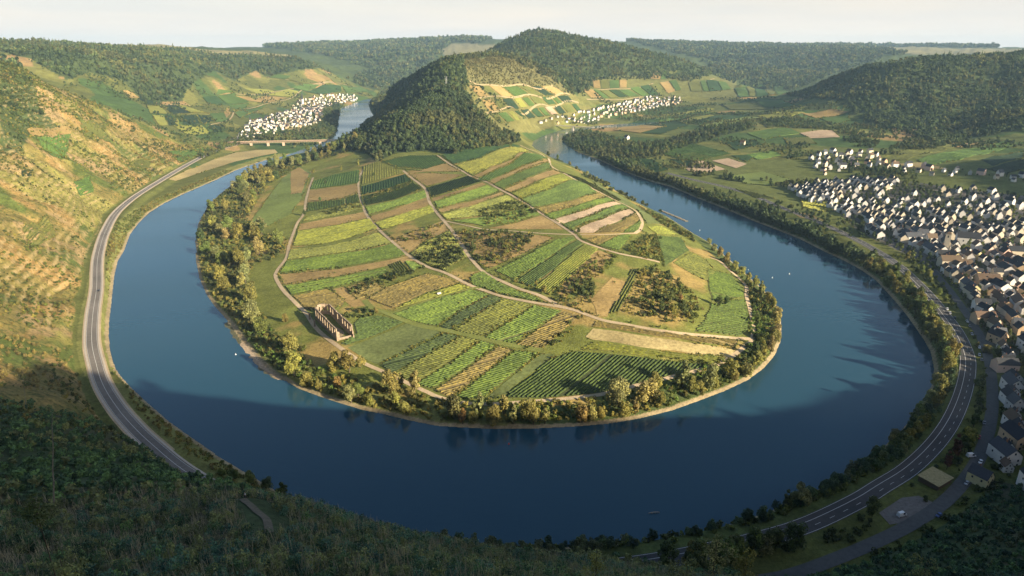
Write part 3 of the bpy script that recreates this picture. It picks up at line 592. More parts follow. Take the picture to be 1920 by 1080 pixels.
    if dist < 2700:
        for i in range(len(P)):
            a, b = P[i], P[(i + 1) % len(P)]
            if vnoise(np.array([a[0] / 45]), np.array([a[1] / 45]), 8)[0] > 0.52:
                for t in np.arange(0, 1, (2.0 if dist < 1300 else 4.0) / (np.linalg.norm(b - a) + 1e-6)):
                    if rng.random() < .7: EDGE.append(a + (b - a) * t + rng.normal(0, .5, 2))
        if c in 'MOBG' and dist < 1200:
            n_ = int(len(v2) * .05); k_ = rng.integers(0, len(v2), n_)
            for q_ in v2[k_]: EDGE.append(q_ + rng.normal(0, 2, 2))
    COUNT[where] = COUNT.get(where, 0) + 1
    name = cat if cat != 'vineyard' else ('vineyard' if rows and c not in 'OTLW' else 'field')
    # small tone shift of its own for every field
    key = f'{c}{int(rng.integers(3))}'; sh = {'0': 0.9, '1': 1.0, '2': 1.13}[key[-1]]
    if dist > 1100:  # the far fields are in full leaf: rows closed, hardly any soil between them
        FARC = {'G': (0.070, 0.118, 0.028), 'D': (0.034, 0.068, 0.022), 'Y': (0.20, 0.205, 0.045), 'M': (0.105, 0.115, 0.03), 'K': (0.022, 0.042, 0.02), 'L': (0.15, 0.19, 0.05), 'O': (0.26, 0.185, 0.07), 'B': (0.20, 0.14, 0.06), 'T': (0.42, 0.31, 0.2), 'W': (0.33, 0.265, 0.12)}
        gm = mat('far field ' + key, tuple(np.array(FARC[c]) * sh), 0.3, 0.25, big=0.2); lm = leaf_mat('far vine ' + key, tuple(np.array(FARC[c]) * sh * 1.1), 0.36, 0.0)
    else: gm = mat('soil ' + key, tuple(np.array(GROUND.get(c, PC[c])) * sh), 0.42, 0.35, big=0.32)
    if dist <= 1100: lm = leaf_mat('vine ' + key, tuple(np.array(PC[c]) * sh * 1.12), 0.36, 0.0)
    nb = len(V)
    V_all = np.concatenate([V] + hv) if hv else V
    me = bpy.data.meshes.new(name)
    me.vertices.add(len(V_all)); me.vertices.foreach_set('co', V_all.astype(np.float32).ravel())
    q = np.concatenate(hf) + nb if hf else np.zeros((0, 4), int)
    li = np.concatenate([tri.ravel(), q.ravel()]).astype(np.int32); me.loops.add(len(li)); me.loops.foreach_set('vertex_index', li)
    nt, nq = len(tri), len(q); me.polygons.add(nt + nq)
    me.polygons.foreach_set('loop_start', np.concatenate([np.arange(nt) * 3, nt * 3 + np.arange(nq) * 4]).astype(np.int32))
    me.polygons.foreach_set('loop_total', np.concatenate([np.full(nt, 3), np.full(nq, 4)]).astype(np.int32))
    me.materials.append(gm); me.materials.append(lm)
    me.polygons.foreach_set('material_index', np.concatenate([np.zeros(nt), np.ones(nq)]).astype(np.int32))
    at_ = me.attributes.new('tint', 'FLOAT', 'FACE'); at_.data.foreach_set('value', np.concatenate([np.full(nt, .5), np.clip(np.concatenate(ti), 0, 1) if ti else np.zeros(0)]).astype(np.float32))
    me.polygons.foreach_set('use_smooth', np.concatenate([np.ones(nt, bool), np.zeros(nq, bool)])); me.update(calc_edges=True)
    o = link(name, me)
    what = {'vineyard': 'vineyard', 'field': 'field strip'}.get(name, name)
    tag(o, f'{PWORD[c]} {what}, {ordinal(COUNT[where])} {where}', what, 'fields and vineyards ' + where.split(',')[0][-40:], 'stuff')
    return o
def ordinal(k):
    return f"{k}{'th' if 10 <= k % 100 <= 20 else {1: 'st', 2: 'nd', 3: 'rd'}.get(k % 10, 'th')}"
AR = [(735,586),(885,540)]            # row direction of the near vineyards
A1 = 'from the wood down between the two left tracks'
for px, c, a in [
 ([(588,340),(626,328),(674,319),(672,343),(640,348),(581,355)],'G',None), ([(581,357),(640,350),(670,345),(671,361),(640,373),(577,378)],'O',None),
 ([(577,380),(640,375),(671,363),(675,378),(620,390),(574,398)],'G',None), ([(572,410),(620,392),(676,380),(682,391),(630,404),(566,416)],'M',None),
 ([(563,420),(630,407),(684,397),(692,408),(640,420),(558,432)],'O',None),
 ([(557,434),(640,422),(693,410),(709,428),(660,445),(607,457),(549,462)],'Y',[(560,440),(690,412)]),
 ([(544,468),(607,463),(657,453),(707,436),(735,455),(690,466),(620,476),(538,487)],'M',[(545,475),(700,440)]),
 ([(537,490),(620,479),(690,469),(738,458),(762,478),(700,490),(640,501),(524,512)],'G',[(545,500),(740,465)]),
 ([(522,515),(640,504),(700,493),(764,481),(776,489),(720,500),(640,517),(532,534)],'O',None),
 ([(533,537),(640,520),(722,502),(732,513),(700,522),(640,536),(545,553)],'G',[(540,545),(720,508)]),
 ([(727,497),(751,489),(768,508),(745,514)],'Y',None), ([(755,488),(776,491),(793,501),(771,508)],'G',[(760,500),(785,492)]),
 ([(548,556),(615,543),(650,560),(640,575),(600,582),(572,580)],'B',[(555,565),(630,552)]), ([(620,543),(645,538),(690,573),(660,576)],'O',None),
 ([(650,540),(700,524),(716,540),(690,556),(668,562)],'B',[(660,550),(705,535)]),
 ([(690,560),(722,541),(800,514),(838,520),(860,532),(800,548),(735,578)],'B',[(700,560),(820,520)]), ([(736,581),(800,551),(862,533),(884,539),(800,563)],'Y',[(740,580),(880,537)])]:
    plot(px, c, A1, a)
A2 = 'down between the winding track and the middle track'
for px, c, a in [
 ([(682,312),(705,304),(745,318),(757,324),(705,340),(679,346)],'Y',None), ([(678,350),(705,343),(760,327),(772,338),(720,356),(676,366)],'D',None),
 ([(676,369),(720,359),(774,341),(792,354),(740,374),(682,386)],'G',None), ([(684,389),(740,377),(795,357),(800,370),(760,384),(690,402)],'G',None),
 ([(693,406),(740,393),(801,374),(806,382),(770,394),(700,416)],'O',None), ([(703,419),(770,397),(808,385),(815,397),(770,414),(716,431)],'Y',[(705,425),(805,392)]),
 ([(735,452),(780,432),(828,415),(842,432),(800,450),(764,474)],'O',None), ([(768,477),(803,453),(844,434),(876,481),(830,507),(800,496)],'M',[(790,485),(850,455)])]:
    plot(px, c, A2, a)
A3 = 'down between the middle track and the straight hedge track'
for px, c, a in [
 ([(715,304),(770,292),(816,292),(836,306),(800,317),(745,313)],'G',None), ([(765,326),(830,308),(838,308),(866,322),(800,322)],'O',None), ([(764,327),(800,325),(870,328),(835,340),(797,350),(780,336)],'O',None),
 ([(799,353),(840,341),(878,330),(902,340),(860,354),(808,370)],'D',None), ([(809,372),(860,357),(905,342),(912,346),(860,362),(813,377)],'O',None),
 ([(814,379),(860,365),(914,348),(937,358),(880,376),(819,391)],'G',None), ([(821,393),(880,379),(940,360),(948,364),(880,385),(825,399)],'O',None),
 ([(827,402),(880,388),(950,366),(985,386),(930,402),(837,412)],'M',[(840,408),(960,372)]), ([(850,415),(935,404),(988,388),(1014,402),(960,417),(905,424)],'G',[(860,415),(1000,395)]), ([(915,428),(965,419),(1016,404),(1057,431),(960,430)],'O',None)]:
    plot(px, c, A3, a)
A4 = 'down the strips between hedge track and rim track'
for px, c, a in [
 ([(829,291),(870,277),(912,268),(960,270),(975,274),(900,296),(850,308)],'D',None), ([(854,310),(900,298),(977,276),(992,283),(960,297),(882,329)],'Y',None), ([(884,332),(960,300),(994,285),(1000,288),(960,305),(893,336)],'O',None),
 ([(895,338),(960,307),(1003,289),(1024,297),(960,320),(912,340)],'G',None), ([(914,342),(960,322),(1026,299),(1029,304),(960,328),(922,346)],'O',None), ([(924,347),(962,330),(1030,306),(1033,316),(980,338),(942,354)],'D',None),
 ([(944,356),(982,340),(1037,318),(1052,325),(990,348),(956,362)],'O',None), ([(958,364),(1000,347),(1054,327),(1075,336),(1030,354),(975,373)],'Y',[(960,366),(1060,330)]), ([(977,375),(1032,356),(1078,338),(1120,361),(1070,375),(1000,390)],'D',[(985,382),(1100,348)]),
 ([(1003,392),(1072,377),(1124,362),(1138,370),(1080,385),(1018,402)],'B',None), ([(1020,404),(1082,387),(1141,371),(1152,377),(1095,393),(1034,412)],'G',[(1025,408),(1140,374)]), ([(1036,413),(1097,395),(1154,378),(1165,383),(1110,403),(1052,421)],'T',None),
 ([(1054,423),(1112,405),(1168,384),(1178,390),(1125,410),(1066,431)],'D',[(1060,427),(1172,388)]), ([(1070,435),(1128,412),(1180,392),(1191,399),(1160,415),(1112,437),(1085,437)],'T',None), ([(1117,437),(1162,417),(1193,400),(1200,411),(1165,436)],'B',[(1120,435),(1190,405)]), ([(1168,437),(1201,413),(1203,420),(1197,431),(1190,436)],'G',None)]:
    plot(px, c, A4, a)
A5 = 'below the cross track, counted from the fork'
for px, c, a in [
 ([(926,508),(990,478),(1045,450),(1070,445),(1080,447),(1030,482),(963,526)],'G',[(930,510),(1060,450)]), ([(966,528),(1032,484),(1084,450),(1092,456),(1050,494),(998,538)],'D',[(970,530),(1086,455)]), ([(1001,540),(1053,495),(1096,458),(1122,466),(1080,510),(1030,552)],'Y',[(1010,540),(1105,465)]),
 ([(880,520),(905,508),(938,530),(968,544),(1006,557),(1030,570),(985,562),(930,549),(885,535)],'G',[(890,527),(920,516)]), ([(1097,450),(1130,442),(1160,441),(1120,460)],'B',None), ([(1124,462),(1165,441),(1186,441),(1160,470)],'G',[(1130,460),(1180,443)]),
 ([(1108,562),(1148,520),(1172,528),(1160,560),(1138,594),(1120,592)],'O',None), ([(1140,590),(1165,550),(1185,505),(1200,505),(1180,550),(1160,585)],'M',[(1150,588),(1195,508)]), ([(1090,470),(1125,470),(1150,480),(1120,510),(1060,558),(1045,552)],'O',None), ([(842,437),(905,433),(1010,441),(1040,446),(985,474),(920,503),(900,497),(868,458)],'O',None)]:
    plot(px, c, A5, a)
A6 = 'of the near vineyard blocks, counted from the church'
for px, c, a in [
 ([(735,589),(790,571),(885,543),(918,552),(858,584),(822,611),(797,609),(760,599)],'G',AR), ([(826,613),(861,586),(921,553),(941,560),(890,590),(845,618),(836,617)],'K',AR), ([(850,621),(893,592),(945,561),(1000,572),(950,603),(903,631),(888,628)],'M',AR),
 ([(907,634),(953,606),(1003,573),(1054,583),(1005,615),(962,645),(940,641)],'G',AR), ([(966,647),(1008,618),(1058,584),(1085,593),(1050,625),(1022,651),(1005,653)],'B',AR),
 ([(663,608),(680,590),(722,594),(757,604),(700,630),(650,647),(640,645),(668,625)],'D',AR), ([(652,652),(702,633),(763,607),(831,624),(770,652),(706,683),(690,676)],'L',AR),
 ([(711,685),(773,655),(835,626),(861,631),(800,664),(735,700)],'K',AR), ([(739,702),(803,666),(865,632),(899,638),(840,680),(776,719),(760,713)],'M',AR), ([(779,721),(843,682),(903,639),(931,647),(870,692),(811,730)],'G',AR),
 ([(815,732),(873,694),(935,650),(960,656),(900,704),(842,746)],'B',AR), ([(848,748),(903,706),(965,658),(1008,662),(955,706),(904,749)],'G',AR), ([(910,749),(958,708),(1012,664),(1042,664),(985,708),(940,747)],'L',AR),
 ([(944,746),(988,710),(1035,673),(1080,659),(1200,670),(1300,682),(1334,686),(1255,705),(1190,721),(1127,736),(1070,743),(1013,747)],'D',[(950,745),(1060,665)]), ([(1088,655),(1115,640),(1200,654),(1300,667),(1362,673),(1338,683),(1200,667)],'Y',[(1095,652),(1300,675)]),
 ([(1098,632),(1112,616),(1200,629),(1300,644),(1380,656),(1366,670),(1300,664),(1200,651),(1110,637)],'W',None), ([(1116,602),(1170,611),(1237,623),(1303,631),(1383,638),(1378,652),(1300,640),(1200,625),(1110,613)],'B',[(1120,607),(1300,636)])]:
    plot(px, c, A6, a, spacing=2.6)
A7 = 'on the right bank slope of the peninsula, going upriver'
for px, c, a in [
 ([(1302,622),(1322,600),(1332,570),(1398,562),(1404,600),(1403,622),(1384,631)],'G',[(1310,615),(1395,600)]), ([(1325,505),(1370,515),(1394,545),(1396,557),(1335,566),(1328,535)],'G',[(1330,530),(1390,545)]), ([(1230,442),(1276,446),(1293,470),(1262,490),(1247,500),(1238,470)],'D',[(1240,450),(1280,462)]),
 ([(1262,493),(1296,474),(1325,490),(1342,512),(1326,527),(1300,515)],'M',[(1270,495),(1330,512)]), ([(1212,425),(1240,425),(1275,442),(1230,438)],'Y',None), ([(1180,378),(1215,395),(1245,412),(1262,425),(1212,420),(1200,400)],'L',None), ([(1045,320),(1085,333),(1130,355),(1165,375),(1160,378),(1110,352),(1060,326),(1040,318)],'M',[(1050,322),(1150,370)]), ([(1095,328),(1130,350),(1165,368),(1190,384),(1176,386),(1130,362)],'L',None)]:
    plot(px, c, A7, a)
plot([(472,415),(500,375),(530,335),(562,312),(584,324),(566,372),(545,402),(505,424)], 'L', 'meadow among the left bank trees', rows=False, cat='meadow')
plot([(545,322),(562,314),(580,326),(566,362),(545,365)], 'O', 'dry patch of the left bank meadow', rows=False, cat='meadow')
plot([(316,337),(350,320),(400,300),(440,287),(480,282),(515,281),(521,287),(490,293),(440,304),(400,317),(360,330),(330,340)], 'W', 'stubble on the left bank below the railway bridge', rows=False, cat='meadow')
plot([(525,258),(545,240),(590,240),(580,250),(555,262)], 'W', 'field across the water by the railway bridge', rows=False, cat='meadow')
# slope vineyards above the far village on the right of the ridge: three tiers of strips
def tier(top, bot, cols_, where, rows=True):
    top = np.array(top, float); bot = np.array(bot, float); k = len(cols_)
    def along(P, t):
        s = np.concatenate([[0], np.cumsum(np.linalg.norm(np.diff(P, axis=0), axis=1))]); return [np.interp(t * s[-1], s, P[:, 0]), np.interp(t * s[-1], s, P[:, 1])]
    ed = np.linspace(0, 1, k + 1); ed[1:-1] += rng.uniform(-.25, .25, k - 1) / k
    for i, c in enumerate(cols_):
        a, b = ed[i] + .012, ed[i + 1] - .012
        plot([along(top, a), along(top, (a + b) / 2), along(top, b), along(bot, b), along(bot, (a + b) / 2), along(bot, a)], c, where, [along(bot, a), along(top, a)], rows=rows)
tier([(876,161),(960,162),(1034,162)], [(897,182),(980,181),(1064,178)], 'OMOGMKO', 'on the top tier of the ridge slope')
tier([(902,188),(960,185),(1066,180)], [(917,211),(1000,199),(1079,192)], 'OMKYGMDGK', 'on the middle tier of the ridge slope')
tier([(918,215),(1000,204),(1082,195)], [(936,232),(995,222),(1092,208)], 'MGYDKDGTKMD', 'on the bottom tier of the ridge slope')
tier([(1090,167),(1130,170),(1178,168)], [(1108,185),(1150,184),(1200,180)], 'OGMDG', 'on the slope behind the far right village')
tier([(1180,166),(1225,158),(1268,150)], [(1205,182),(1245,178),(1278,168)], 'GDMOG', 'beside the gully above the right village')
tier([(1290,155),(1330,150),(1362,155)], [(1295,172),(1335,172),(1372,168)], 'MGDG', 'on the last spur right of the far village')
tier([(1092,148),(1130,152),(1176,150)], [(1094,164),(1135,167),(1176,165)], 'MOMGO', 'high on the slope behind the far right village')
tier([(1376,166),(1425,160),(1470,150)], [(1386,183),(1432,181),(1478,174)], 'GMDMG', 'on the distant slope beyond the valley mouth')
tier([(1205,128),(1235,135),(1270,132)], [(1200,146),(1235,150),(1272,146)], 'MOGM', 'in the clearing above the gully')
for ln in ([(868,158),(900,160),(960,161),(1036,161)], [(896,186),(960,184),(1068,178)], [(912,213),(1000,202),(1085,193)], [(1090,166),(1140,168),(1180,167),(1225,157)], [(1290,155),(1320,153),(1340,148)], [(1100,187),(1200,183),(1270,166)],
           [(270,190),(300,198),(345,197),(420,215)], [(420,175),(470,178),(520,172),(600,155)], [(455,205),(500,195),(545,185),(575,165),(625,155)], [(500,145),(540,150),(600,155),(650,160)], [(395,235),(430,225),(440,205)]):
    l3 = spline(hit(ln)[:, :2], 12.0); strip('dirt_track', l3, 2.4, 1.6 + .05 * rng.random(), mat('terrace track earth', (0.33, 0.26, 0.145), .2, .3), 'pale terrace track along the distant vineyard slope', 'track')
E1 = 'on the slopes above the far left village'
for px, c in [([(260,185),(285,190),(300,198),(275,197)],'K'), ([(305,198),(330,198),(357,212),(325,215)],'K'), ([(310,217),(322,217),(330,235),(318,236)],'K'), ([(338,217),(368,216),(375,233),(346,235)],'K'), ([(370,216),(392,217),(400,228),(380,234)],'K'), ([(392,237),(420,232),(424,244),(404,249)],'K'),
 ([(275,199),(300,200),(315,214),(282,213)],'Y'), ([(285,216),(306,217),(315,235),(300,236)],'Y'), ([(333,217),(336,235),(346,236),(378,236),(395,250),(350,252),(326,236)],'Y'), ([(330,197),(352,199),(385,212),(358,211)],'Y'), ([(350,200),(410,197),(425,210),(390,213)],'M'), ([(392,213),(428,212),(426,230),(405,229)],'G'),
 ([(380,183),(405,180),(420,194),(392,196)],'D'), ([(408,180),(440,175),(468,192),(425,195)],'G'), ([(430,197),(468,193),(455,205),(430,211)],'G'), ([(410,168),(440,172),(405,178)],'G'), ([(425,160),(450,162),(475,175),(445,172)],'M'), ([(455,165),(500,168),(515,172),(480,176)],'Y'), ([(440,212),(455,206),(500,196),(490,204),(450,222)],'G'),
 ([(470,190),(500,180),(540,184),(500,194)],'O'), ([(500,178),(540,168),(560,172),(545,182)],'Y'), ([(545,165),(570,158),(600,160),(575,172)],'G'), ([(575,173),(605,160),(640,162),(640,172),(600,178)],'D'), ([(580,146),(600,140),(625,150),(605,156)],'O'), ([(605,138),(640,148),(650,158),(628,156)],'M'), ([(540,150),(575,148),(600,156),(570,158)],'M'), ([(520,140),(545,143),(535,150),(505,146)],'G'), ([(640,160),(680,165),(690,172),(650,175)],'G'),
 ([(430,200),(440,205),(425,222),(420,212)],'O'), ([(230,170),(250,175),(262,184),(245,184)],'O'), ([(440,180),(470,183),(480,190),(468,190)],'O')]:
    plot(px, c, E1)
L1 = 'on the terraced left hillside'
for px, c in [([(67,257),(132,252),(118,300),(97,293)],'G'), ([(50,243),(145,238),(133,250),(60,256)],'O'), ([(318,284),(393,277),(352,300),(335,305)],'G'), ([(150,235),(200,232),(192,262),(160,262)],'M'), ([(40,425),(88,405),(106,440),(62,462)],'M'), ([(240,302),(285,292),(280,315),(250,320)],'M'), ([(138,340),(168,330),(176,360),(150,368)],'G'), ([(40,320),(62,318),(60,330),(42,332)],'K')]:
    plot(px, c, L1)
N1 = 'across the river on the wide right-hand valley floor'
for px, c in [([(1150,244),(1185,235),(1240,232),(1250,238),(1200,250)],'O'), ([(1180,232),(1245,220),(1290,235),(1240,252),(1205,250),(1250,238)],'D'), ([(1225,222),(1300,207),(1345,212),(1270,228)],'G'), ([(1240,216),(1330,203),(1340,205),(1260,218)],'Y'), ([(1290,228),(1400,210),(1420,214),(1310,234)],'D'), ([(1275,229),(1380,212),(1388,213),(1285,232)],'Y'),
 ([(1310,237),(1395,220),(1430,222),(1350,240)],'L'), ([(1220,280),(1300,270),(1370,288),(1310,302),(1270,298)],'G'), ([(1265,292),(1300,286),(1340,296),(1305,303)],'Y'), ([(1255,298),(1300,303),(1290,312),(1270,308)],'D'), ([(1275,308),(1318,302),(1360,318),(1310,326),(1290,320)],'T'), ([(1335,302),(1365,297),(1400,308),(1380,316)],'T'), ([(1370,292),(1420,290),(1400,304)],'D'),
 ([(1360,268),(1410,262),(1430,272),(1380,282)],'D'), ([(1400,250),(1470,240),(1500,250),(1430,262)],'G'), ([(1190,296),(1225,300),(1255,318),(1225,325)],'D'), ([(1360,330),(1430,322),(1485,338),(1440,348),(1400,345)],'L'), ([(1400,290),(1450,282),(1465,292),(1420,300)],'G'), ([(1420,218),(1470,208),(1510,212),(1450,225)],'Y'), ([(1500,212),(1560,205),(1590,210),(1530,222)],'O'), ([(1540,222),(1590,212),(1592,225),(1560,235)],'G'),
 ([(1430,232),(1500,225),(1520,230),(1440,240)],'M'), ([(1500,250),(1560,245),(1575,258),(1520,260)],'T'), ([(1470,260),(1520,258),(1530,270),(1480,274)],'M'), ([(1660,230),(1705,228),(1720,236),(1665,242)],'G'), ([(1670,242),(1715,237),(1725,255),(1685,260)],'B'), ([(1640,296),(1720,280),(1780,270),(1790,278),(1700,300),(1650,305)],'M'), ([(1720,300),(1800,282),(1890,262),(1900,272),(1800,300),(1740,312)],'G'),
 ([(1800,270),(1850,262),(1830,272),(1790,278)],'O'), ([(1650,310),(1730,305),(1780,318),(1700,316)],'W'), ([(1400,185),(1470,190),(1500,198),(1430,200)],'G'), ([(1350,196),(1420,198),(1440,206),(1370,206)],'M'), ([(1500,375),(1560,378),(1590,388),(1540,398),(1505,388)],'Y'), ([(1380,355),(1420,362),(1450,372),(1420,372)],'M'), ([(1840,300),(1920,284),(1920,296),(1860,312)],'K'), ([(1850,318),(1920,300),(1920,316),(1880,328)],'K'), ([(1480,395),(1520,402),(1545,414),(1500,408)],'O')]:
    plot(px, c, N1)

# ------------------------------------------------------------------ foliage builders
def clump_cloud(seed, lobes, n_leaf, leaf, squash=1.0):
    """leaf-clump quads on the shells of many lobes (cx, cy, cz, r)"""
    g = np.random.default_rng(seed); lob = np.array(lobes); w = lob[:, 3] ** 2; w /= w.sum()
    k = g.choice(len(lob), n_leaf, p=w); d = g.normal(size=(n_leaf, 3)); d[:, 2] += 0.35; d /= np.linalg.norm(d, axis=1)[:, None]
    rad = lob[k, 3] * (g.uniform(0.72, 1.08, n_leaf)); c = lob[k, :3] + d * rad[:, None] * np.array([1, 1, squash])
    nrm = d + g.normal(size=(n_leaf, 3)) * 0.55; nrm /= np.linalg.norm(nrm, axis=1)[:, None]
    u = np.cross(nrm, g.normal(size=(n_leaf, 3))); u /= np.linalg.norm(u, axis=1)[:, None] + 1e-9; v = np.cross(nrm, u)
    s = leaf * g.uniform(0.55, 1.25, (n_leaf, 1)); q = g.uniform(0.6, 1.0, (n_leaf, 1))
    V = np.stack([c - u * s, c - v * s * q, c + u * s * 0.9, c + v * s * q], 1).reshape(-1, 3)
    F_ = np.arange(n_leaf * 4).reshape(-1, 4)
    t = np.clip(g.normal(0.5, 0.2, n_leaf) + (lob[k, 3] * 0 + g.normal(0, .18, len(lob))[k]), 0, 1)
    return V, F_, t
def lobes_round(seed, Rr, Hh, z0, n_):
    g = np.random.default_rng(seed); out = [(0, 0, z0 + Hh * 0.5, Rr * 0.62)]
    for i in range(n_):
        a = g.uniform(0, 6.28); zf = g.uniform(0.05, 0.95); pr = Rr * math.sqrt(max(0.05, 1 - (2 * zf - 0.9) ** 2 * 0.8)) * g.uniform(0.35, 0.78)
        out.append((pr * math.cos(a), pr * math.sin(a), z0 + Hh * zf, Rr * g.uniform(0.26, 0.45)))
    return out
CROWN, TRUNK = [], []
bark = mat('bark', (0.10, 0.08, 0.055), 0.3, 3.0, obj_rand=0.2)
TREE_KIND = {  # word -> colour
 'olive green': (0.205, 0.195, 0.052), 'dark green': (0.075, 0.105, 0.034), 'mid green': (0.135, 0.175, 0.048), 'yellowish': (0.222, 0.215, 0.062), 'rusty orange': (0.24, 0.17, 0.06), 'grey-green': (0.20, 0.215, 0.085), 'deep red-brown': (0.12, 0.07, 0.04), 'pale golden': (0.255, 0.228, 0.082)}
for w_, c_ in TREE_KIND.items(): leaf_mat('leaves ' + w_, c_, 0.45, 0.18)
for i in range(9):
    Rr = [4.6, 5.0, 4.2, 5.4, 3.6, 4.8, 5.2, 3.0, 4.4][i]; Hh = [10, 9, 11, 9, 11, 8.5, 11, 13, 9.5][i]; z0 = [2.2, 1.6, 2.6, 1.4, 2.0, 1.2, 2.0, 1.6, 1.0][i]
    V, F_, t = clump_cloud(100 + i, lobes_round(200 + i, Rr, Hh, z0, 17), 2300, 0.42)
    CROWN.append(mesh_np('crown', V, F_, [MATS['leaves mid green']], tint=t))
    g = random.Random(i); b = MB(); top = Vector((g.uniform(-.5, .5), g.uniform(-.5, .5), z0 + Hh * 0.55)); mid_ = Vector((g.uniform(-.3, .3), g.uniform(-.3, .3), z0 + 0.6))
    b.tube((0, 0, -1.0), mid_, 0.42, 0.3, 7); b.tube(mid_, top, 0.3, 0.1, 6)
    for j in range(5):
        a = j * 1.26 + g.uniform(-.4, .4); s = mid_.lerp(top, g.uniform(0.0, 0.5)); b.tube(s, s + Vector((math.cos(a) * Rr * .6, math.sin(a) * Rr * .6, Hh * 0.3)), 0.16, 0.05, 5)
    TRUNK.append(b.mesh('trunk', [bark]))
TREES = []
def river_side(x, y):
    e = 3.0; g = np.array([float(gridq(DR, np.array([x + e]), np.array([y]))[0] - gridq(DR, np.array([x - e]), np.array([y]))[0]), float(gridq(DR, np.array([x]), np.array([y + e]))[0] - gridq(DR, np.array([x]), np.array([y - e]))[0])]); return g / (np.linalg.norm(g) + 1e-6)
def tree(x, y, scale, kind_, label, group, z=None, proto=None, squash=None, name='tree', cat='tree'):
    i = int(rng.integers(len(CROWN))) if proto is None else proto
    for _ in range(12):  # keep every foot on dry land
        if gridq(DR, np.array([x]), np.array([y]))[0] > 2.0: break
        q = river_side(x, y); x, y = x + q[0] * 2, y + q[1] * 2
    e = link(name, None, None, (x, y, float(Hq(x, y)) - 0.1 if z is None else z)); e.rotation_euler = (0, 0, rng.uniform(0, 6.28)); sx = scale * rng.uniform(.9, 1.12); e.scale = (sx, sx * rng.uniform(.88, 1.12), scale * rng.uniform(.85, 1.15) if squash is None else scale * squash)
    c = link('crown', CROWN[i], e); c.material_slots[0].link = 'OBJECT'; c.material_slots[0].material = MATS['leaves ' + kind_]
    link('trunk', TRUNK[i], e)
    tag(e, label, cat, group); TREES.append(e); return e
def poisson(poly, dmin, nmax=4000):
    """points spread over a plan polygon"""
    P = np.asarray(poly)[:, :2]; a, b = P.min(0), P.max(0); pts = []; cell = {}
    tries = int((b - a).prod() / dmin ** 2 * 6) + 50
    X = rng.uniform(a, b, (min(tries, 60000), 2)); X = X[inside(P, X[:, 0], X[:, 1])]
    for p in X:
        k = (int(p[0] // dmin), int(p[1] // dmin))
        if all((p[0] - q[0]) ** 2 + (p[1] - q[1]) ** 2 > dmin ** 2 for dx in (-1, 0, 1) for dy in (-1, 0, 1) for q in cell.get((k[0] + dx, k[1] + dy), ())):
            cell.setdefault(k, []).append(p); pts.append(p)
            if len(pts) >= nmax: break
    return np.array(pts)
TRD = np.full(H.shape, 50.0); kk = np.where(PEN & (MD < 1500))
for l, w in TRACKS: TRD[kk] = np.minimum(TRD[kk], seg_dist(l[::2], GX[kk], GY[kk]) - w)
def gridq(Z, x, y): return bil(Z, np.interp(np.arctan2(x, y), AZ, np.arange(NA)), np.interp(np.log(np.hypot(x, y) + 1e-6), LD, np.arange(ND)))
def track_clear(x, y, extra=1.0): return bool(gridq(TRD, np.array([x]), np.array([y]))[0] > extra)
def pick(pairs):
    r_ = rng.random() * sum(w for _, w in pairs)
    for k, w in pairs:
        r_ -= w
        if r_ <= 0: return k
    return pairs[0][0]
church_c = hit([(625, 615)])[0]
# left bank belt of the peninsula
beltL = [(372,430),(378,398),(402,372),(436,350),(480,318),(520,304),(552,296),(592,286),(640,272),(668,262),(690,272),(660,284),(618,296),(580,305),(545,322),(505,345),(482,378),(462,412),(478,440),(520,442),(540,452),(532,474),(508,488),(476,500),(462,524),(470,560),(482,592),(500,622),(540,640),(575,655),(560,690),(535,700),(515,690),(490,664),(462,632),(435,603),(412,576),(390,548),(376,515),(368,470)]
bp_ = poisson(hit(beltL), 9.0)
bp_ = bp_[[track_clear(x, y, 3) for x, y in bp_]]
dsh, ssh = seg_dist(shore_in, bp_[:, 0], bp_[:, 1], want_s=True); bp_ = bp_[dsh > 4]
order = np.argsort(-seg_dist(shore_in, bp_[:, 0], bp_[:, 1], want_s=True)[1])
if len(order) > 90: order = np.sort(rng.choice(len(order), 90, replace=False)); order = order[np.argsort(seg_dist(shore_in, bp_[order, 0], bp_[order, 1], want_s=True)[1])]
else: order = order[::-1]
for k, i in enumerate(order):
    x, y = bp_[i]; kd = pick([('olive green', 5), ('dark green', 2.5), ('mid green', 2.5), ('yellowish', 1.4), ('rusty orange', .35), ('grey-green', 3), ('pale golden', .5)])
    tree(x, y, rng.uniform(1.05, 1.85), kd, f"{kd} tree, {ordinal(k + 1)} up the peninsula's left bank wood from the church ruin", 'trees on the left bank of the peninsula')
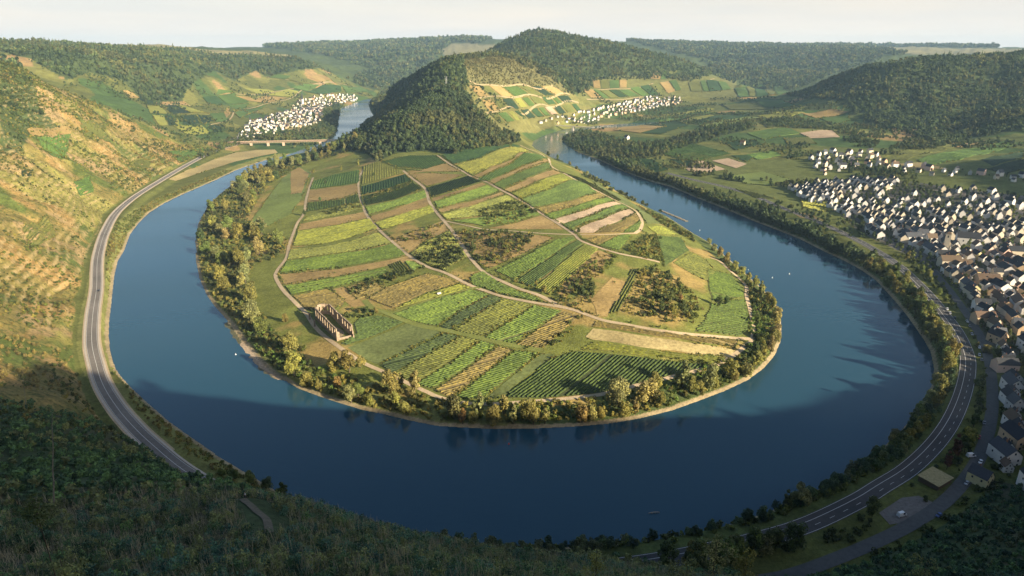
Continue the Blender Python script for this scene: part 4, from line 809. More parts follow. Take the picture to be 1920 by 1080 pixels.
# trees round the tip: traced one by one (image position of the foot, size, colour)
TIP = [(552,706,1.0,'olive green'),(575,724,.7,'yellowish'),(596,738,.6,'olive green'),(548,680,.6,'mid green'),(626,694,1.0,'olive green'),(655,698,1.15,'olive green'),(676,690,.7,'yellowish'),(632,725,.55,'rusty orange'),(655,758,.8,'grey-green'),(672,745,.6,'mid green'),(690,765,.7,'yellowish'),
 (735,738,.95,'yellowish'),(752,728,.7,'pale golden'),(778,738,.95,'pale golden'),(742,762,.7,'yellowish'),(756,780,.6,'yellowish'),(852,786,1.1,'grey-green'),(866,800,.6,'rusty orange'),(885,797,.6,'yellowish'),(898,785,1.0,'grey-green'),(925,795,.8,'yellowish'),(945,776,.85,'pale golden'),(962,795,.7,'grey-green'),(988,785,1.1,'yellowish'),(1000,800,.8,'yellowish'),(1022,798,.7,'pale golden'),
 (1092,795,.8,'rusty orange'),(1110,792,.75,'pale golden'),(1126,784,.6,'olive green'),(1158,756,1.15,'grey-green'),(1176,790,.75,'yellowish'),(1192,776,.7,'pale golden'),(1212,752,1.35,'pale golden'),(1226,745,.9,'yellowish'),(1240,760,.5,'olive green'),(1278,730,1.15,'grey-green'),(1298,738,.7,'yellowish'),(1330,728,1.2,'grey-green'),(1320,750,.6,'yellowish'),(1345,738,.7,'olive green'),(1366,706,1.0,'olive green'),(1385,720,.6,'yellowish'),(1400,706,.7,'pale golden'),
 (1420,694,.85,'yellowish'),(1434,680,.8,'yellowish'),(1444,664,.8,'pale golden'),(1450,648,.85,'yellowish'),(1453,632,.8,'pale golden'),(1456,616,.8,'yellowish'),(1455,598,.8,'pale golden'),(1447,582,.8,'yellowish'),(1438,568,.75,'olive green'),(1426,560,.7,'grey-green'),(1428,552,.7,'yellowish'),(1415,540,.7,'olive green'),(1402,528,.7,'yellowish'),(1390,515,.65,'olive green'),(1377,505,.65,'yellowish'),(1362,492,.7,'olive green'),(1350,480,.7,'pale golden'),(1338,470,.6,'grey-green'),(1420,610,.6,'mid green'),(1425,640,.6,'mid green'),(1415,660,.6,'dark green'),(1330,458,.5,'yellowish')]
for k, (px, py, s, kd) in enumerate(TIP):
    p = hit([(px, py)])[0]; dd = 0
    tree(p[0], p[1], s * 1.38, kd, f'{kd} tree, {ordinal(k + 1)} round the loop tip from the church ruin', 'trees round the tip of the peninsula')
for k, (px, py, s, kd) in enumerate([(1346,575,.75,'dark green'),(1360,572,.6,'dark green'),(1085,436,.5,'dark green'),(1090,556,.6,'dark green'),(1020,548,.55,'olive green'),(640,322,.7,'olive green'),(610,345,.5,'dark green'),(600,378,.55,'dark green'),(572,404,.6,'dark green'),(700,330,.5,'dark green'),(672,312,.7,'olive green'),(588,325,.7,'olive green'),(590,300,.8,'dark green'),(1046,296,.85,'dark green'),(1056,303,.8,'mid green'),(1068,311,.7,'olive green'),(1238,450,.4,'dark green'),(688,588,.5,'dark green'),(705,588,.4,'yellowish'),(536,604,.6,'yellowish'),(1280,590,.75,'dark green'),(1262,592,.7,'olive green'),(1275,565,.5,'rusty orange'),(1240,588,.8,'dark green'),(1222,578,.7,'olive green'),(1255,570,.7,'dark green')]):
    p = hit([(px, py)])[0]
    tree(p[0], p[1], s * 1.15, kd, f'small {kd} tree standing alone among the vineyards, {ordinal(k + 1)} in the loop', 'single trees among the vineyards')
# the far bank: strip between water and road, from the inlet round to the shaded bend
so = spline(shore_out, 4.0); s0 = int(np.argmin(np.hypot(*(so - at_z([(1650, 842)])[0, :2]).T))); s1 = int(np.argmin(np.hypot(*(so - at_z([(1123, 300)])[0, :2]).T)))
sub = so[s0:s1]; T_ = np.gradient(sub, axis=0); T_ /= np.linalg.norm(T_, axis=1)[:, None]; cum = np.concatenate([[0], np.cumsum(np.hypot(*np.diff(sub, axis=0).T))])
EXTRA = []; k = 0; s = 0
while s < cum[-1]:
    c = np.array([np.interp(s, cum, sub[:, 0]), np.interp(s, cum, sub[:, 1])]); tt = np.array([np.interp(s, cum, T_[:, 0]), np.interp(s, cum, T_[:, 1])]); nn = np.array([tt[1], -tt[0]])
    if inside(river, *(np.array([q]) for q in (c + nn * 5)))[0]: nn = -nn
    off = rng.choice([3.5, 6.5, 11, 15]) + rng.uniform(-1, 1.5); p = c + nn * off
    rd = seg_dist(road_c, p[:1], p[1:])[0]
    if rd > 10.5:
        kd = pick([('olive green', 4), ('dark green', 3), ('mid green', 3), ('yellowish', 1.2), ('grey-green', 2)]); d_ = math.hypot(*p); sc_ = rng.uniform(0.8, 1.35)
        if d_ < 860 and len(TREES) < 240:
            k += 1; tree(p[0], p[1], sc_, kd, f'{kd} tree, {ordinal(k)} between river and village road from the bend', 'trees between the river and the village road')
        else: EXTRA.append((p[0], p[1], sc_))
    s += rng.uniform(4.0, 7.5) if math.hypot(*c) < 860 else rng.uniform(1.4, 3.2)
print('TREES', len(TREES))
for k, (px, py, s, kd) in enumerate([(1635,968,.75,'dark green'),(1488,1028,1.15,'dark green'),(1500,950,1.0,'grey-green'),(1475,958,.8,'dark green'),(1830,722,.45,'dark green'),(1836,742,.45,'dark green'),(1838,762,.5,'dark green'),(1825,800,.9,'dark green'),(1815,826,.9,'olive green'),(1790,860,1.0,'deep red-brown'),(1808,848,.8,'dark green'),(1775,880,.8,'deep red-brown'),(1850,662,.7,'yellowish'),(1832,650,.45,'yellowish'),(1870,668,.6,'dark green'),(1700,488,.8,'olive green'),(1728,512,.9,'mid green'),(1742,522,.7,'yellowish'),(1735,940,.35,'dark green'),(1745,528,.5,'mid green'),(1770,565,.5,'mid green'),(1760,552,.55,'mid green')]):
    p = hit([(px, py)])[0]
    tree(p[0], p[1], s, kd, f'{kd} roadside tree, {ordinal(k + 1)} up the village road from the car park', 'roadside trees by the village')
for k, (px, py, s, kd) in enumerate([(438,902,.62,'dark green'),(470,905,.75,'mid green'),(502,918,.7,'dark green'),(530,938,.55,'dark green'),(416,893,.45,'mid green')]):
    p = hit([(px, py)])[0]; tree(p[0], p[1], s, kd, f'round {kd} tree behind the spur path, {ordinal(k + 1)} of the shaded clump', 'trees behind the spur path')
# trees on the hill side of the road where it dives behind the near slope
kk = 0
for x_ in list(np.linspace(640, 1240, 20)) + list(np.linspace(1255, 1432, 16)):
    q = np.array([x_ + rng.uniform(-8, 8), np.interp(x_, [640, 760, 900, 1000, 1130, 1240, 1340, 1428], [1022, 1050, 1066, 1070, 1064, 1050, 1030, 1010])]); w0 = at_z([q], RZ)[0]; i_ = int(np.argmin(np.hypot(road_c[:, 0] - w0[0], road_c[:, 1] - w0[1]))); t_ = road_c[min(i_ + 2, isp - 1)] - road_c[i_ - 2]; t_ /= np.linalg.norm(t_); n_ = np.array([t_[1], -t_[0]]); n_ = n_ if n_[1] < 0 else -n_
    p = road_c[i_] + n_ * (rng.uniform(9, 16) if x_ < 1250 else rng.uniform(6.5, 11))
    if 1120 < x_ < 1260 and rng.random() < .6: continue
    kk += 1; kd = pick([('dark green', 3), ('mid green', 2), ('olive green', 1.5), ('grey-green', 1)]); tree(p[0], p[1], rng.uniform(.65, 1.05) * (1.0 if x_ < 1250 else 1.15), kd, f'shaded {kd} tree hiding the road below the viewpoint, {ordinal(kk)} from the left', 'trees along the hidden stretch of road')
print('TREES', len(TREES))

# ------------------------------------------------------------------ woods and scrub that read as one mass
def scatter(name, pts, protos, scales, mats, label, jitter_tint=0.25, zs=None, cat='wood', kind='stuff', tilt=0.0):
    """one mesh holding many copies of a few small prototypes (V, F, tint)"""
    pts = np.asarray(pts); n_ = len(pts)
    if n_ == 0: return
    which = rng.integers(len(protos), size=n_); rot = rng.uniform(0, 6.28, n_); zz = Hq(pts[:, 0], pts[:, 1]) if zs is None else zs
    tone = np.clip(rng.normal(0, jitter_tint, n_) + fbm(pts[:, 0], pts[:, 1], 120, 2, 77) * 0.7, -0.5, 0.5); mv = np.clip(((fbm(pts[:, 0], pts[:, 1], 95, 3, 87) * 1.1 + 0.5 + rng.normal(0, .22, n_)) * len(mats)).astype(int), 0, len(mats) - 1)
    VV, FF, TT, MM = [], [], [], []; base = 0
    for k, (pv, pf, pt) in enumerate(protos):
        j = np.where(which == k)[0]
        if len(j) == 0: continue
        c, s_ = np.cos(rot[j])[:, None], np.sin(rot[j])[:, None]; sc_ = scales[j][:, None]; sz = sc_ * rng.uniform(.8, 1.2, (len(j), 1))
        X = (pv[None, :, 0] * c - pv[None, :, 1] * s_) * sc_ + pts[j, 0][:, None]; Y = (pv[None, :, 0] * s_ + pv[None, :, 1] * c) * sc_ + pts[j, 1][:, None]; Z = pv[None, :, 2] * sz + zz[j][:, None]
        VV.append(np.stack([X, Y, Z], -1).reshape(-1, 3).astype(np.float32)); FF.append((pf[None] + (base + np.arange(len(j)) * len(pv))[:, None, None]).reshape(-1, pf.shape[1]).astype(np.int32))
        TT.append((pt[None] + tone[j][:, None]).ravel()); MM.append(np.repeat(mv[j], len(pf))); base += len(j) * len(pv)
    me = mesh_np(name, np.concatenate(VV), np.concatenate(FF), mats, np.concatenate(MM), np.clip(np.concatenate(TT), 0, 1))
    return tag(link(name, me), label, cat, kind=kind)
def lowtree(seed, Rr, Hh, n_leaf, leaf, z0=0.5, nl=7): return clump_cloud(seed, lobes_round(seed + 1, Rr, Hh, z0, nl), n_leaf, leaf)
W_NEAR = [lowtree(300 + i, 4.2, 9 + i, 200, 1.12) for i in range(4)]
W_FAR = [lowtree(320 + i, 4.6, 9, 52, 2.1, nl=5) for i in range(4)]
SHRUB = [lowtree(340 + i, 1.5, 2.2, 82, 0.41, 0.0, 6) for i in range(4)]
SHRUB_FAR = [lowtree(350 + i, 1.6, 2.4, 36, 0.62, 0.0, 5) for i in range(4)]
area = np.zeros((NA, ND)); area[:-1, :-1] = np.diff(AZ)[:, None] * np.diff(DD)[None] * MD[:-1, :-1]
def spread(mask, spacing):
    """random ground points over a mask, spacing metres apart (number or array)"""
    lam = np.where(mask, area / (np.asarray(spacing) ** 2), 0); c = rng.poisson(lam); i, j = np.where(c > 0); r_ = np.repeat(np.arange(len(i)), c[i, j])
    fa_ = np.clip(i[r_] + rng.random(len(r_)), 0, NA - 1.001); fj = np.clip(j[r_] + rng.random(len(r_)), 0, ND - 1.001)
    a_ = np.interp(fa_, np.arange(NA), AZ); d_ = np.exp(np.interp(fj, np.arange(ND), LD)); return np.stack([d_ * np.sin(a_), d_ * np.cos(a_)], 1)
wood_mats = [leaf_mat('wood dark', (0.050, 0.078, 0.034), 0.32, 0), leaf_mat('wood mid', (0.070, 0.098, 0.038), 0.32, 0), leaf_mat('wood olive', (0.100, 0.110, 0.042), 0.32, 0)]
view = (np.abs(MA) < R(43)) & SEEN & (DR > 3)
def pts_scale(p, lo, hi, grow): d_ = np.hypot(p[:, 0], p[:, 1]); return rng.uniform(lo, hi, len(p)) * np.maximum(1, d_ / grow)
CONIF = []
for i in range(3):
    hh_ = 13 + 2 * i; CONIF.append(clump_cloud(380 + i, [(0, 0, .8 + hh_ * t, 2.6 * (1 - t) + .25) for t in np.linspace(0, .97, 9)], 110, 1.1, .6))
W_MIX = W_FAR + CONIF[:2]
fr_ = region(FOREST_RIDGE) & (MD > 1300) & view & (H > 3) & ~(region(LIGHT) & (MD < 2400))
p = spread(region(LIGHT) & (MD < 2400) & (MD > 1500) & view, 6.5); scatter('scrub', p, W_NEAR, pts_scale(p, .25, .6, 99999), [wood_mats[2], leaf_mat('ridge scrub', (.125, .115, .045), .4, 0)], 'light olive scrub on the slope above the ridge vineyards')
p = spread(fr_ & (MD < 2300), 7.0); scatter('woodland', p, W_NEAR, pts_scale(p, .5, 1.4, 99999), wood_mats, 'dark broadleaf wood covering the steep ridge behind the vineyards')
p = spread(fr_ & (MD >= 2300) & (MD < 4500), np.maximum(11.0, MD * 0.0045)); scatter('woodland', p, W_MIX, pts_scale(p, .7, 1.6, 99999), wood_mats, 'wooded slopes of the high hill in the middle distance')
fl = region(FOREST_LEFT) & (MD > 1350) & (MD < 3900) & view
p = spread(fl, np.maximum(9.5, MD * 0.0048)); scatter('woodland', p, W_MIX, pts_scale(p, .6, 1.6, 99999), wood_mats, 'dark wood on the plateau edge above the left valley side')
fq = region(FOREST_RIGHT) & (MD > 1400) & (MD < 2900) & view
p = spread(fq, np.maximum(8.2, MD * 0.0044)); scatter('woodland', p, [lowtree(330 + i, 4.2, 9, 120, 1.45) for i in range(3)] + CONIF[:1], pts_scale(p, .5, 1.45, 99999), wood_mats, 'dark wooded hill rising behind the village on the right')
fm = forest & view & (MD > 2200) & ~region(FOREST_LEFT) & ~region(FOREST_RIDGE) & ~region(FOREST_RIGHT)
p = spread(fm, np.maximum(15, MD * 0.0056)); scatter('woodland', p, W_FAR, pts_scale(p, 1.2, 2.0, 4000), wood_mats, 'wooded hills fading blue along the horizon')
WOOD2 = [[(1500,396),(1560,410),(1640,446),(1668,474),(1640,474),(1570,438),(1490,408)], [(1400,322),(1480,340),(1510,350),(1440,352)], [(1355,316),(1412,328),(1395,346),(1345,336)], [(1300,300),(1350,318),(1330,336),(1280,326)], [(1300,352),(1400,372),(1470,398),(1540,424),(1600,458),(1590,468),(1500,438),(1420,408),(1340,380)], [(1590,312),(1700,322),(1720,336),(1640,340),(1590,330)], [(1480,345),(1530,338),(1545,350),(1490,360)], [(1700,265),(1760,255),(1770,275),(1690,292),(1640,290)], [(1560,240),(1620,232),(1660,250),(1640,280),(1590,275)], [(1480,270),(1520,275),(1500,300),(1470,300)], [(1420,225),(1480,222),(1590,236),(1560,245),(1440,238)]]
w2 = np.zeros(H.shape, bool)
for q in WOOD2: w2 |= region(q)
p = spread(w2 & view & (MD < 2400) & (DR > 4) & (fbm(GX, GY, 40, 2, 151) > -.05), 8.0); p = p[seg_dist(road_c[::4], p[:, 0], p[:, 1]) > 9]
scatter('woodland', p, W_NEAR, pts_scale(p, .35, .95, 99999), wood_mats, 'clumps of trees and thick hedges on the right-hand valley floor')
rw = (region(RIVERWOOD) | region(FARWOOD_LEFT)) & view & (H < 40)
p = spread(rw, 9.5); scatter('woodland', p, W_NEAR, pts_scale(p, .6, 1.1, 99999), wood_mats, 'riverside wood along the far reaches of the water')
if EXTRA:
    e = np.array(EXTRA); scatter('woodland', e[:, :2], W_NEAR, e[:, 2] * 1.0, wood_mats, 'distant belt of trees along the right bank towards the inlet')
# hedgerows and spinneys on the right valley floor and round the far villages
vn = fbm(GX * 0.9 + GY * 0.43, (GY * 0.9 - GX * 0.43) * 0.55, 130, 3, 111)
vf = view & (GX > 120) & (MD > 950) & (MD < 3300) & ~forest & (vn > 0.14) & (H < 75)
p = spread(vf, 13); scatter('scrub', p, W_FAR, pts_scale(p, .35, .8, 99999), wood_mats, 'hedges and spinneys between the fields of the right-hand valley')
lf = view & (GX < 0) & (MD > 1750) & (MD < 4200) & ~forest & (fbm(GX, GY, 110, 3, 113) > 0.16)
p = spread(lf, 15); scatter('scrub', p, W_FAR, pts_scale(p, .35, .8, 99999), wood_mats, 'bushes between the vineyards above the far left village')
scrub_mats = [leaf_mat('scrub green', (0.105, 0.130, 0.036), 0.45, 0), leaf_mat('scrub olive', (0.17, 0.155, 0.045), 0.45, 0), leaf_mat('scrub dark', (0.070, 0.088, 0.03), 0.4, 0)]
dry_m = leaf_mat('scrub dry', (0.165, 0.138, 0.052), 0.4, 0)
sn = fbm(GX, GY, 34, 4, 121) + fbm(GX, GY, 150, 2, 123) * 0.7
lh = LEFTHILL & view & (MD > 330) & (SEEN)
p = spread(lh & (sn > -0.08), 4.6); scatter('scrub', p, SHRUB, pts_scale(p, .35, 1.35, 1100), scrub_mats + [scrub_mats[2], dry_m], 'scrub growing over the abandoned terraces of the left hillside')
p = spread(lh & (sn <= -0.08), 6.5); scatter('scrub', p, SHRUB_FAR, pts_scale(p, .2, .6, 1200), [scrub_mats[1], dry_m, scrub_mats[0]], 'dry tufts dotted over the sunlit left hillside')
p = spread(region(SCRUB_LEFT) & view & (MD > 700) & (fbm(GX, GY, 50, 3, 161) > -.12), 7.5); scatter('scrub', p, W_NEAR, pts_scale(p, .25, .75, 99999), wood_mats, 'dark thicket in the hollow at the upper left of the hillside')
# river banks
bk = view & (DR > 1) & (DR < 20) & (MD < 1500) & (H < 8)
bx = seg_dist(road_c[::3], GX[bk], GY[bk]); bm = np.zeros_like(bk); bm[bk] = bx > 9.0
p = spread(bm & (GX < -40) & ~PEN, 2.9); scatter('bank_scrub', p, SHRUB, pts_scale(p, .35, 1.15, 99999), [scrub_mats[0], scrub_mats[1], dry_m], 'low bushes on the bank between left road and water')
p = spread(bm & (GX >= -40) & ~PEN, 3.6); scatter('bank_scrub', p, SHRUB, pts_scale(p, .7, 1.6, 99999), [scrub_mats[0], scrub_mats[2]], 'bushes under the trees of the right bank')
pb = view & PEN & (DR > 1.0) & (DR < 55) & (GY < 640) & ~region([(690,640),(1130,590),(1400,560),(1408,640),(1380,668),(1340,684),(1130,738),(1010,752),(860,755),(800,733),(730,700),(640,655)])
p = spread(pb & (DR < 26), 3.3); scatter('bank_scrub', p, SHRUB, pts_scale(p, .6, 1.5, 99999), [leaf_mat('fresh scrub', (0.12, 0.185, 0.045), 0.4, 0), scrub_mats[0], scrub_mats[1]], 'bright green bushes between the track and the water round the tip')
pl_ = view & PEN & (DR > 1) & region(beltL)
p = spread(pl_, 4.2); scatter('bank_scrub', p, SHRUB, pts_scale(p, .7, 1.7, 99999), scrub_mats, 'undergrowth below the left bank trees of the peninsula')
# scrub patches and hedges inside the vineyards
SP = [[(1160,585),(1195,510),(1230,500),(1268,525),(1300,550),(1318,580),(1300,606),(1250,606)], [(1175,470),(1200,442),(1225,440),(1238,470),(1235,490),(1205,486)], [(1030,560),(1090,500),(1130,470),(1160,480),(1125,520),(1110,560),(1095,588)], [(842,437),(905,434),(1000,441),(985,470),(920,502),(880,482)],
 [(770,478),(845,436),(876,481),(830,507)], [(900,396),(975,372),(1010,398),(950,418),(905,424)], [(730,452),(800,428),(832,420),(800,455)], [(655,548),(700,525),(760,508),(800,502),(770,516),(700,545),(690,560)], [(1025,655),(1070,602),(1092,596),(1050,650)], [(600,402),(640,388),(676,380),(682,392),(620,404)], [(700,362),(740,352),(776,340),(760,352),(690,374)], [(640,590),(665,575),(705,585),(700,600),(660,602)], [(1345,480),(1395,520),(1430,560),(1450,600),(1445,650),(1415,668),(1425,620),(1400,540),(1352,492)],[(1190,384),(1245,410),(1300,445),(1300,455),(1240,420)]]
spm = np.zeros_like(PEN)
for q in SP: spm |= region(q)
dens = fbm(GX, GY, 16, 3, 131)
p = spread(spm & view & PEN & (dens > -0.12), 4.0)
if len(p): p = p[[track_clear(x, y, 1.2) for x, y in p]]
scatter('scrub', p, SHRUB, pts_scale(p, .7, 1.9, 99999), scrub_mats + [scrub_mats[2]], 'dark thickets overgrowing the old plots in the middle of the loop')
p = spread(spm & view & PEN & (dens <= 0.0), 4.0); scatter('scrub', p, SHRUB_FAR, pts_scale(p, .4, .9, 99999), [dry_m, scrub_mats[1]], 'dry brush in the overgrown plots of the loop')
hp = []
for k_ in (3, 1, 2):
    ln, w = TRACKS[k_]
    T_ = np.gradient(ln, axis=0); T_ /= np.linalg.norm(T_, axis=1)[:, None]
    for c, t in zip(ln[::1], T_[::1]):
        if rng.random() < (0.85 if k_ == 3 else 0.45): n_ = np.array([-t[1], t[0]]) * (w + 1.6 + rng.uniform(0, .6)); n_ = n_ if n_[0] > 0 else -n_; hp.append(c + n_)
for (a_, b_) in (((703,299),(745,315)),((745,316),(790,321)),((1230,440),(1246,500)),((1200,432),(1232,448)),((1232,448),(1242,490)),((688,376),(765,345)),((985,655),(1012,640))):
    q = hit([a_, b_])[:, :2]
    for t in np.linspace(0, 1, max(2, int(np.linalg.norm(q[1] - q[0]) / 2.2))): hp.append(q[0] + (q[1] - q[0]) * t + rng.normal(0, .4, 2))
hp = np.array(hp); ed_ = np.array(EDGE); ed_ = ed_[gridq(TRD, ed_[:, 0], ed_[:, 1]) > .8]; scatter('field_edges', ed_, SHRUB_FAR, rng.uniform(.25, .8, len(ed_)) * np.clip(np.hypot(ed_[:, 0], ed_[:, 1]) / 1000, 1, 2), [scrub_mats[2], scrub_mats[0], scrub_mats[1]], 'rough growth and bushes along the field edges', cat='field edges'); scatter('hedge', hp, SHRUB, rng.uniform(.55, .95, len(hp)), [scrub_mats[2], scrub_mats[0]], 'dark hedges beside the tracks through the vineyards', cat='hedge')
rs = view & (GX > 100) & (MD < 900) & (H < 14) & (DR > 20)
rdd = np.full(H.shape, 99.0); sdd = np.full(H.shape, 99.0); kk = np.where(rs); rdd[kk] = seg_dist(road_c[::3], GX[kk], GY[kk]); sdd[kk] = seg_dist(street_c[::2], GX[kk], GY[kk])
p = spread(rs & (rdd > 8.5) & (rdd < 40) & (sdd > 5) & (GY < 760) & ~region([(1630,940),(1750,925),(1760,990),(1640,1010)]) & ~region([(1720,880),(1790,880),(1790,922),(1720,926)]) & (fbm(GX, GY, 25, 3, 141) > -.12), 4.2); scatter('roadside_scrub', p, SHRUB, rng.uniform(.6, 1.7, len(p)), [scrub_mats[2], scrub_mats[0]], 'bushes between the wide road and the village street')
# dark belt between the shaded water and the road, and an unseen crest wood added to roughen the mountain's shadow edge
BELT = [lowtree(390 + i, 4.3, 9, 900, 0.5, 1.2, 12) for i in range(3)]
bl = view & (GX > -40) & (MD < 620) & (DR > 2.5) & (DR < 20) & ~PEN & (H < 10); rb = np.full(H.shape, 99.0); kk = np.where(bl); rb[kk] = seg_dist(road_c[::2], GX[kk], GY[kk])
p = spread(bl & (rb > 8.5), 5.6); scatter('woodland', p, BELT, rng.uniform(.35, .85, len(p)), [leaf_mat('belt dark', (.062, .10, .05), .4, 0), leaf_mat('belt olive', (.10, .12, .055), .4, 0)], 'dark belt of trees between the shaded water and the road')
p = spread((MA > R(62)) & (MA < R(125)) & (MD > 170) & (MD < 2200) & (H > 232), 21); scatter('woodland', p, W_FAR, rng.uniform(.45, .95, len(p)), wood_mats, 'unseen wood added along the mountain crest to fray its shadow edge')
# shaded foreground slope
BUSH = [lowtree(360 + i, 1.7, 2.6, 300, 0.178, 0.0, 11) for i in range(4)]
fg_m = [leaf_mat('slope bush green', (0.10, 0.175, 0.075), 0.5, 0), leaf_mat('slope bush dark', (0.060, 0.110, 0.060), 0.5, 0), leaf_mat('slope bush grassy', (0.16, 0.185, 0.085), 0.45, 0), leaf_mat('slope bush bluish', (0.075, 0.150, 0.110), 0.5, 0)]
trail = spline(hit([(505,1000),(500,975),(482,960),(466,945),(455,936)])[:, :2], 2)
fgv = (np.abs(MA) < R(46)) & (TE > RM - 0.02 - 3.0 / MD) & (DR > 3) & (MD > 42) & (H > 10)
fgd = np.where(fgv & (MD < 430), 1, 0).astype(bool)
nt_ = np.full(fgd.shape, 99.0); kk = np.where(fgd & (MD < 300)); nt_[kk] = seg_dist(trail, GX[kk], GY[kk]); rdx = np.full(fgd.shape, 99.0); kk = np.where(fgd); rdx[kk] = np.minimum(seg_dist(road_c[::2], GX[kk], GY[kk]), seg_dist(street_c[::2], GX[kk], GY[kk]) + 3)
fgd &= (nt_ > 3.6) & (rdx > 12)
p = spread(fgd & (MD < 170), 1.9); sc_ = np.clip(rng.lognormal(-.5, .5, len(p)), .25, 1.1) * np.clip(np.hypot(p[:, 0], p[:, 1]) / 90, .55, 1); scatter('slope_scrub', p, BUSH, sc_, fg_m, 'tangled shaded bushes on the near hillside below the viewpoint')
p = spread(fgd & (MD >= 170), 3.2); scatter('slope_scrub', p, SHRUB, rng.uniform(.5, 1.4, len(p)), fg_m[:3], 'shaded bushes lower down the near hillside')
# thin dry stems
pv, pf = [], []
for a in range(5):
    g = np.random.default_rng(a); d = np.array([g.normal(0, .35), g.normal(0, .35), 1.0]); q0 = np.array([g.normal(0, .4), g.normal(0, .4), 0.2]); q1 = q0 + d * g.uniform(1.2, 2.6); b0 = len(pv); w = 0.03
    pv += [q0 + [w, 0, 0], q0 - [w, 0, 0], q1 - [w * .4, 0, 0], q1 + [w * .4, 0, 0], q0 + [0, w, 0], q0 - [0, w, 0], q1 - [0, w * .4, 0], q1 + [0, w * .4, 0]]; pf += [[b0, b0 + 1, b0 + 2, b0 + 3], [b0 + 4, b0 + 5, b0 + 6, b0 + 7]]
STEM = [(np.array(pv), np.array(pf), np.full(len(pf), .5))]
p = spread(fgd & (MD < 190), 1.7); scatter('dry_stems', p, STEM, rng.uniform(.6, 1.4, len(p)), [leaf_mat('dry stem', (0.36, 0.33, 0.26), .4, 0)], 'thin grey dry stems sticking out of the near bushes', cat='dry stems')
strip('footpath', trail, 0.8, 0.25, mat('trail earth', (0.125, 0.108, 0.08), .3, 1.0), 'worn footpath running along the shaded spur', 'footpath')

# ------------------------------------------------------------------ the ruined abbey church on the peninsula
stone = mat('church stone', (0.285, 0.22, 0.155), 0.35, 0.8, obj_rand=0.0, big=0.2); stone_d = mat('church wall cap', (0.42, 0.33, 0.22), 0.2, 1.0)
cA, cB, cD = hit([(592.5, 597.5), (632.5, 639), (657, 627.5)])
ax = (cB - cA)[:2]; Lc = np.linalg.norm(ax); ax /= Lc; px_ = np.array([ax[1], -ax[0]])
if (cD - cB)[:2] @ px_ < 0: px_ = -px_
Wc = abs((cD - cB)[:2] @ px_); rotc = math.atan2(ax[1], ax[0]); sgn = 1 if px_ @ np.array([-ax[1], ax[0]]) > 0 else -1
print('CHURCH', Lc, Wc)
church = link('church_ruin', None, None, (cA[0], cA[1], float(min(cA[2], cB[2])) - 0.3)); church.rotation_euler = (0, 0, rotc)
tag(church, 'roofless stone church ruin with tall arched windows beside the dirt track', 'church ruin')
HT = 11.6
def arch_wall(mb, y0, th, L, bays, sill, spring, skip=(), x0=0.0, top=HT):
    T0 = top; bw = L / bays; ww = bw * 0.38
    for b in range(bays):
        top = T0 + rng.uniform(-.55, .35); a, c = x0 + b * bw, x0 + (b + 1) * bw; m0, m1 = a + (bw - ww) / 2, c - (bw - ww) / 2
        mb.box((a, y0, 0), (m0, y0 + th, top)); mb.box((m1, y0, 0), (c, y0 + th, top))
        if b in skip: mb.box((m0, y0, 0), (m1, y0 + th, top)); continue
        mb.box((m0, y0, 0), (m1, y0 + th, sill))
        r_ = ww / 2; cx = (m0 + m1) / 2; k = 6; prof = [(cx - r_ * math.cos(math.pi * i / k), spring + r_ * 1.5 * math.sin(math.pi * i / k)) for i in range(k + 1)]
        for i in range(k):
            (u0, z0), (u1, z1) = prof[i], prof[i + 1]
            vs = [(u0, y0, z0), (u1, y0, z1), (u1, y0, top), (u0, y0, top)] + [(u0, y0 + th, z0), (u1, y0 + th, z1), (u1, y0 + th, top), (u0, y0 + th, top)]
            mb.add(vs, [(0, 1, 2, 3), (7, 6, 5, 4), (0, 4, 5, 1), (3, 2, 6, 7)])
cap = lambda y: None
w1 = MB(); arch_wall(w1, -0.5, 1.0, Lc, 9, 3.8, 8.7); w1.build('wall', [stone, stone_d], church)
yb = sgn * Wc
w2 = MB(); arch_wall(w2, yb - 0.5, 1.0, Lc, 9, 4.6, 8.7, skip=(2, 4)); w2.build('wall', [stone, stone_d], church)
# five-sided choir at the far end
ap = MB(); ys0, ys1 = (0, yb) if yb > 0 else (yb, 0); pts = [(0, ys0), (-3.5, ys0 + Wc * .22), (-5.0, ys0 + Wc * .5), (-3.5, ys0 + Wc * .78), (0, ys1)]
for i in range(4):
    a, b = Vector((*pts[i], 0)), Vector((*pts[i + 1], 0)); d = (b - a); L_ = d.length; t = d / L_; n_ = Vector((-t.y, t.x, 0)) * 0.45; sub = MB(); arch_wall(sub, -0.45, 0.9, L_, 1, 4.4 + i * .3, 8.6, top=HT + (0.0 if i else -1.2))
    ap.add([(a.x + t.x * v[0] - t.y * v[1], a.y + t.y * v[0] + t.x * v[1], v[2]) for v in sub.v], sub.f)
ap.build('choir', [stone], church)
fw = MB(); fw.box((Lc - 0.5, ys0 + 0.6, 0), (Lc + 0.5, ys0 + 2.2, HT - 3.5)); fw.box((Lc - 0.45, ys0 + 2.2, 0), (Lc + 0.45, ys1 - 0.6, 2.6)); fw.box((Lc + 0.0, ys1 - 0.5, 0), (Lc + 1.4, ys1 + 0.6, HT - 5)); fw.box((Lc + 1.4, ys1 - 0.5, 0), (Lc + 2.8, ys1 + 0.5, 4)); fw.box((Lc + 0.1, ys0 - 0.55, 0), (Lc + 1.0, ys0 + 0.55, HT - 2.5)); fw.build('front_wall', [stone], church)
fl_ = MB(); fl_.box((0.6, ys0 + 0.7, -0.2), (Lc - 0.6, ys1 - 0.7, 0.45)); fl_.build('floor', [mat('ruin floor', (0.30, 0.24, 0.15), .25, .8)], church)
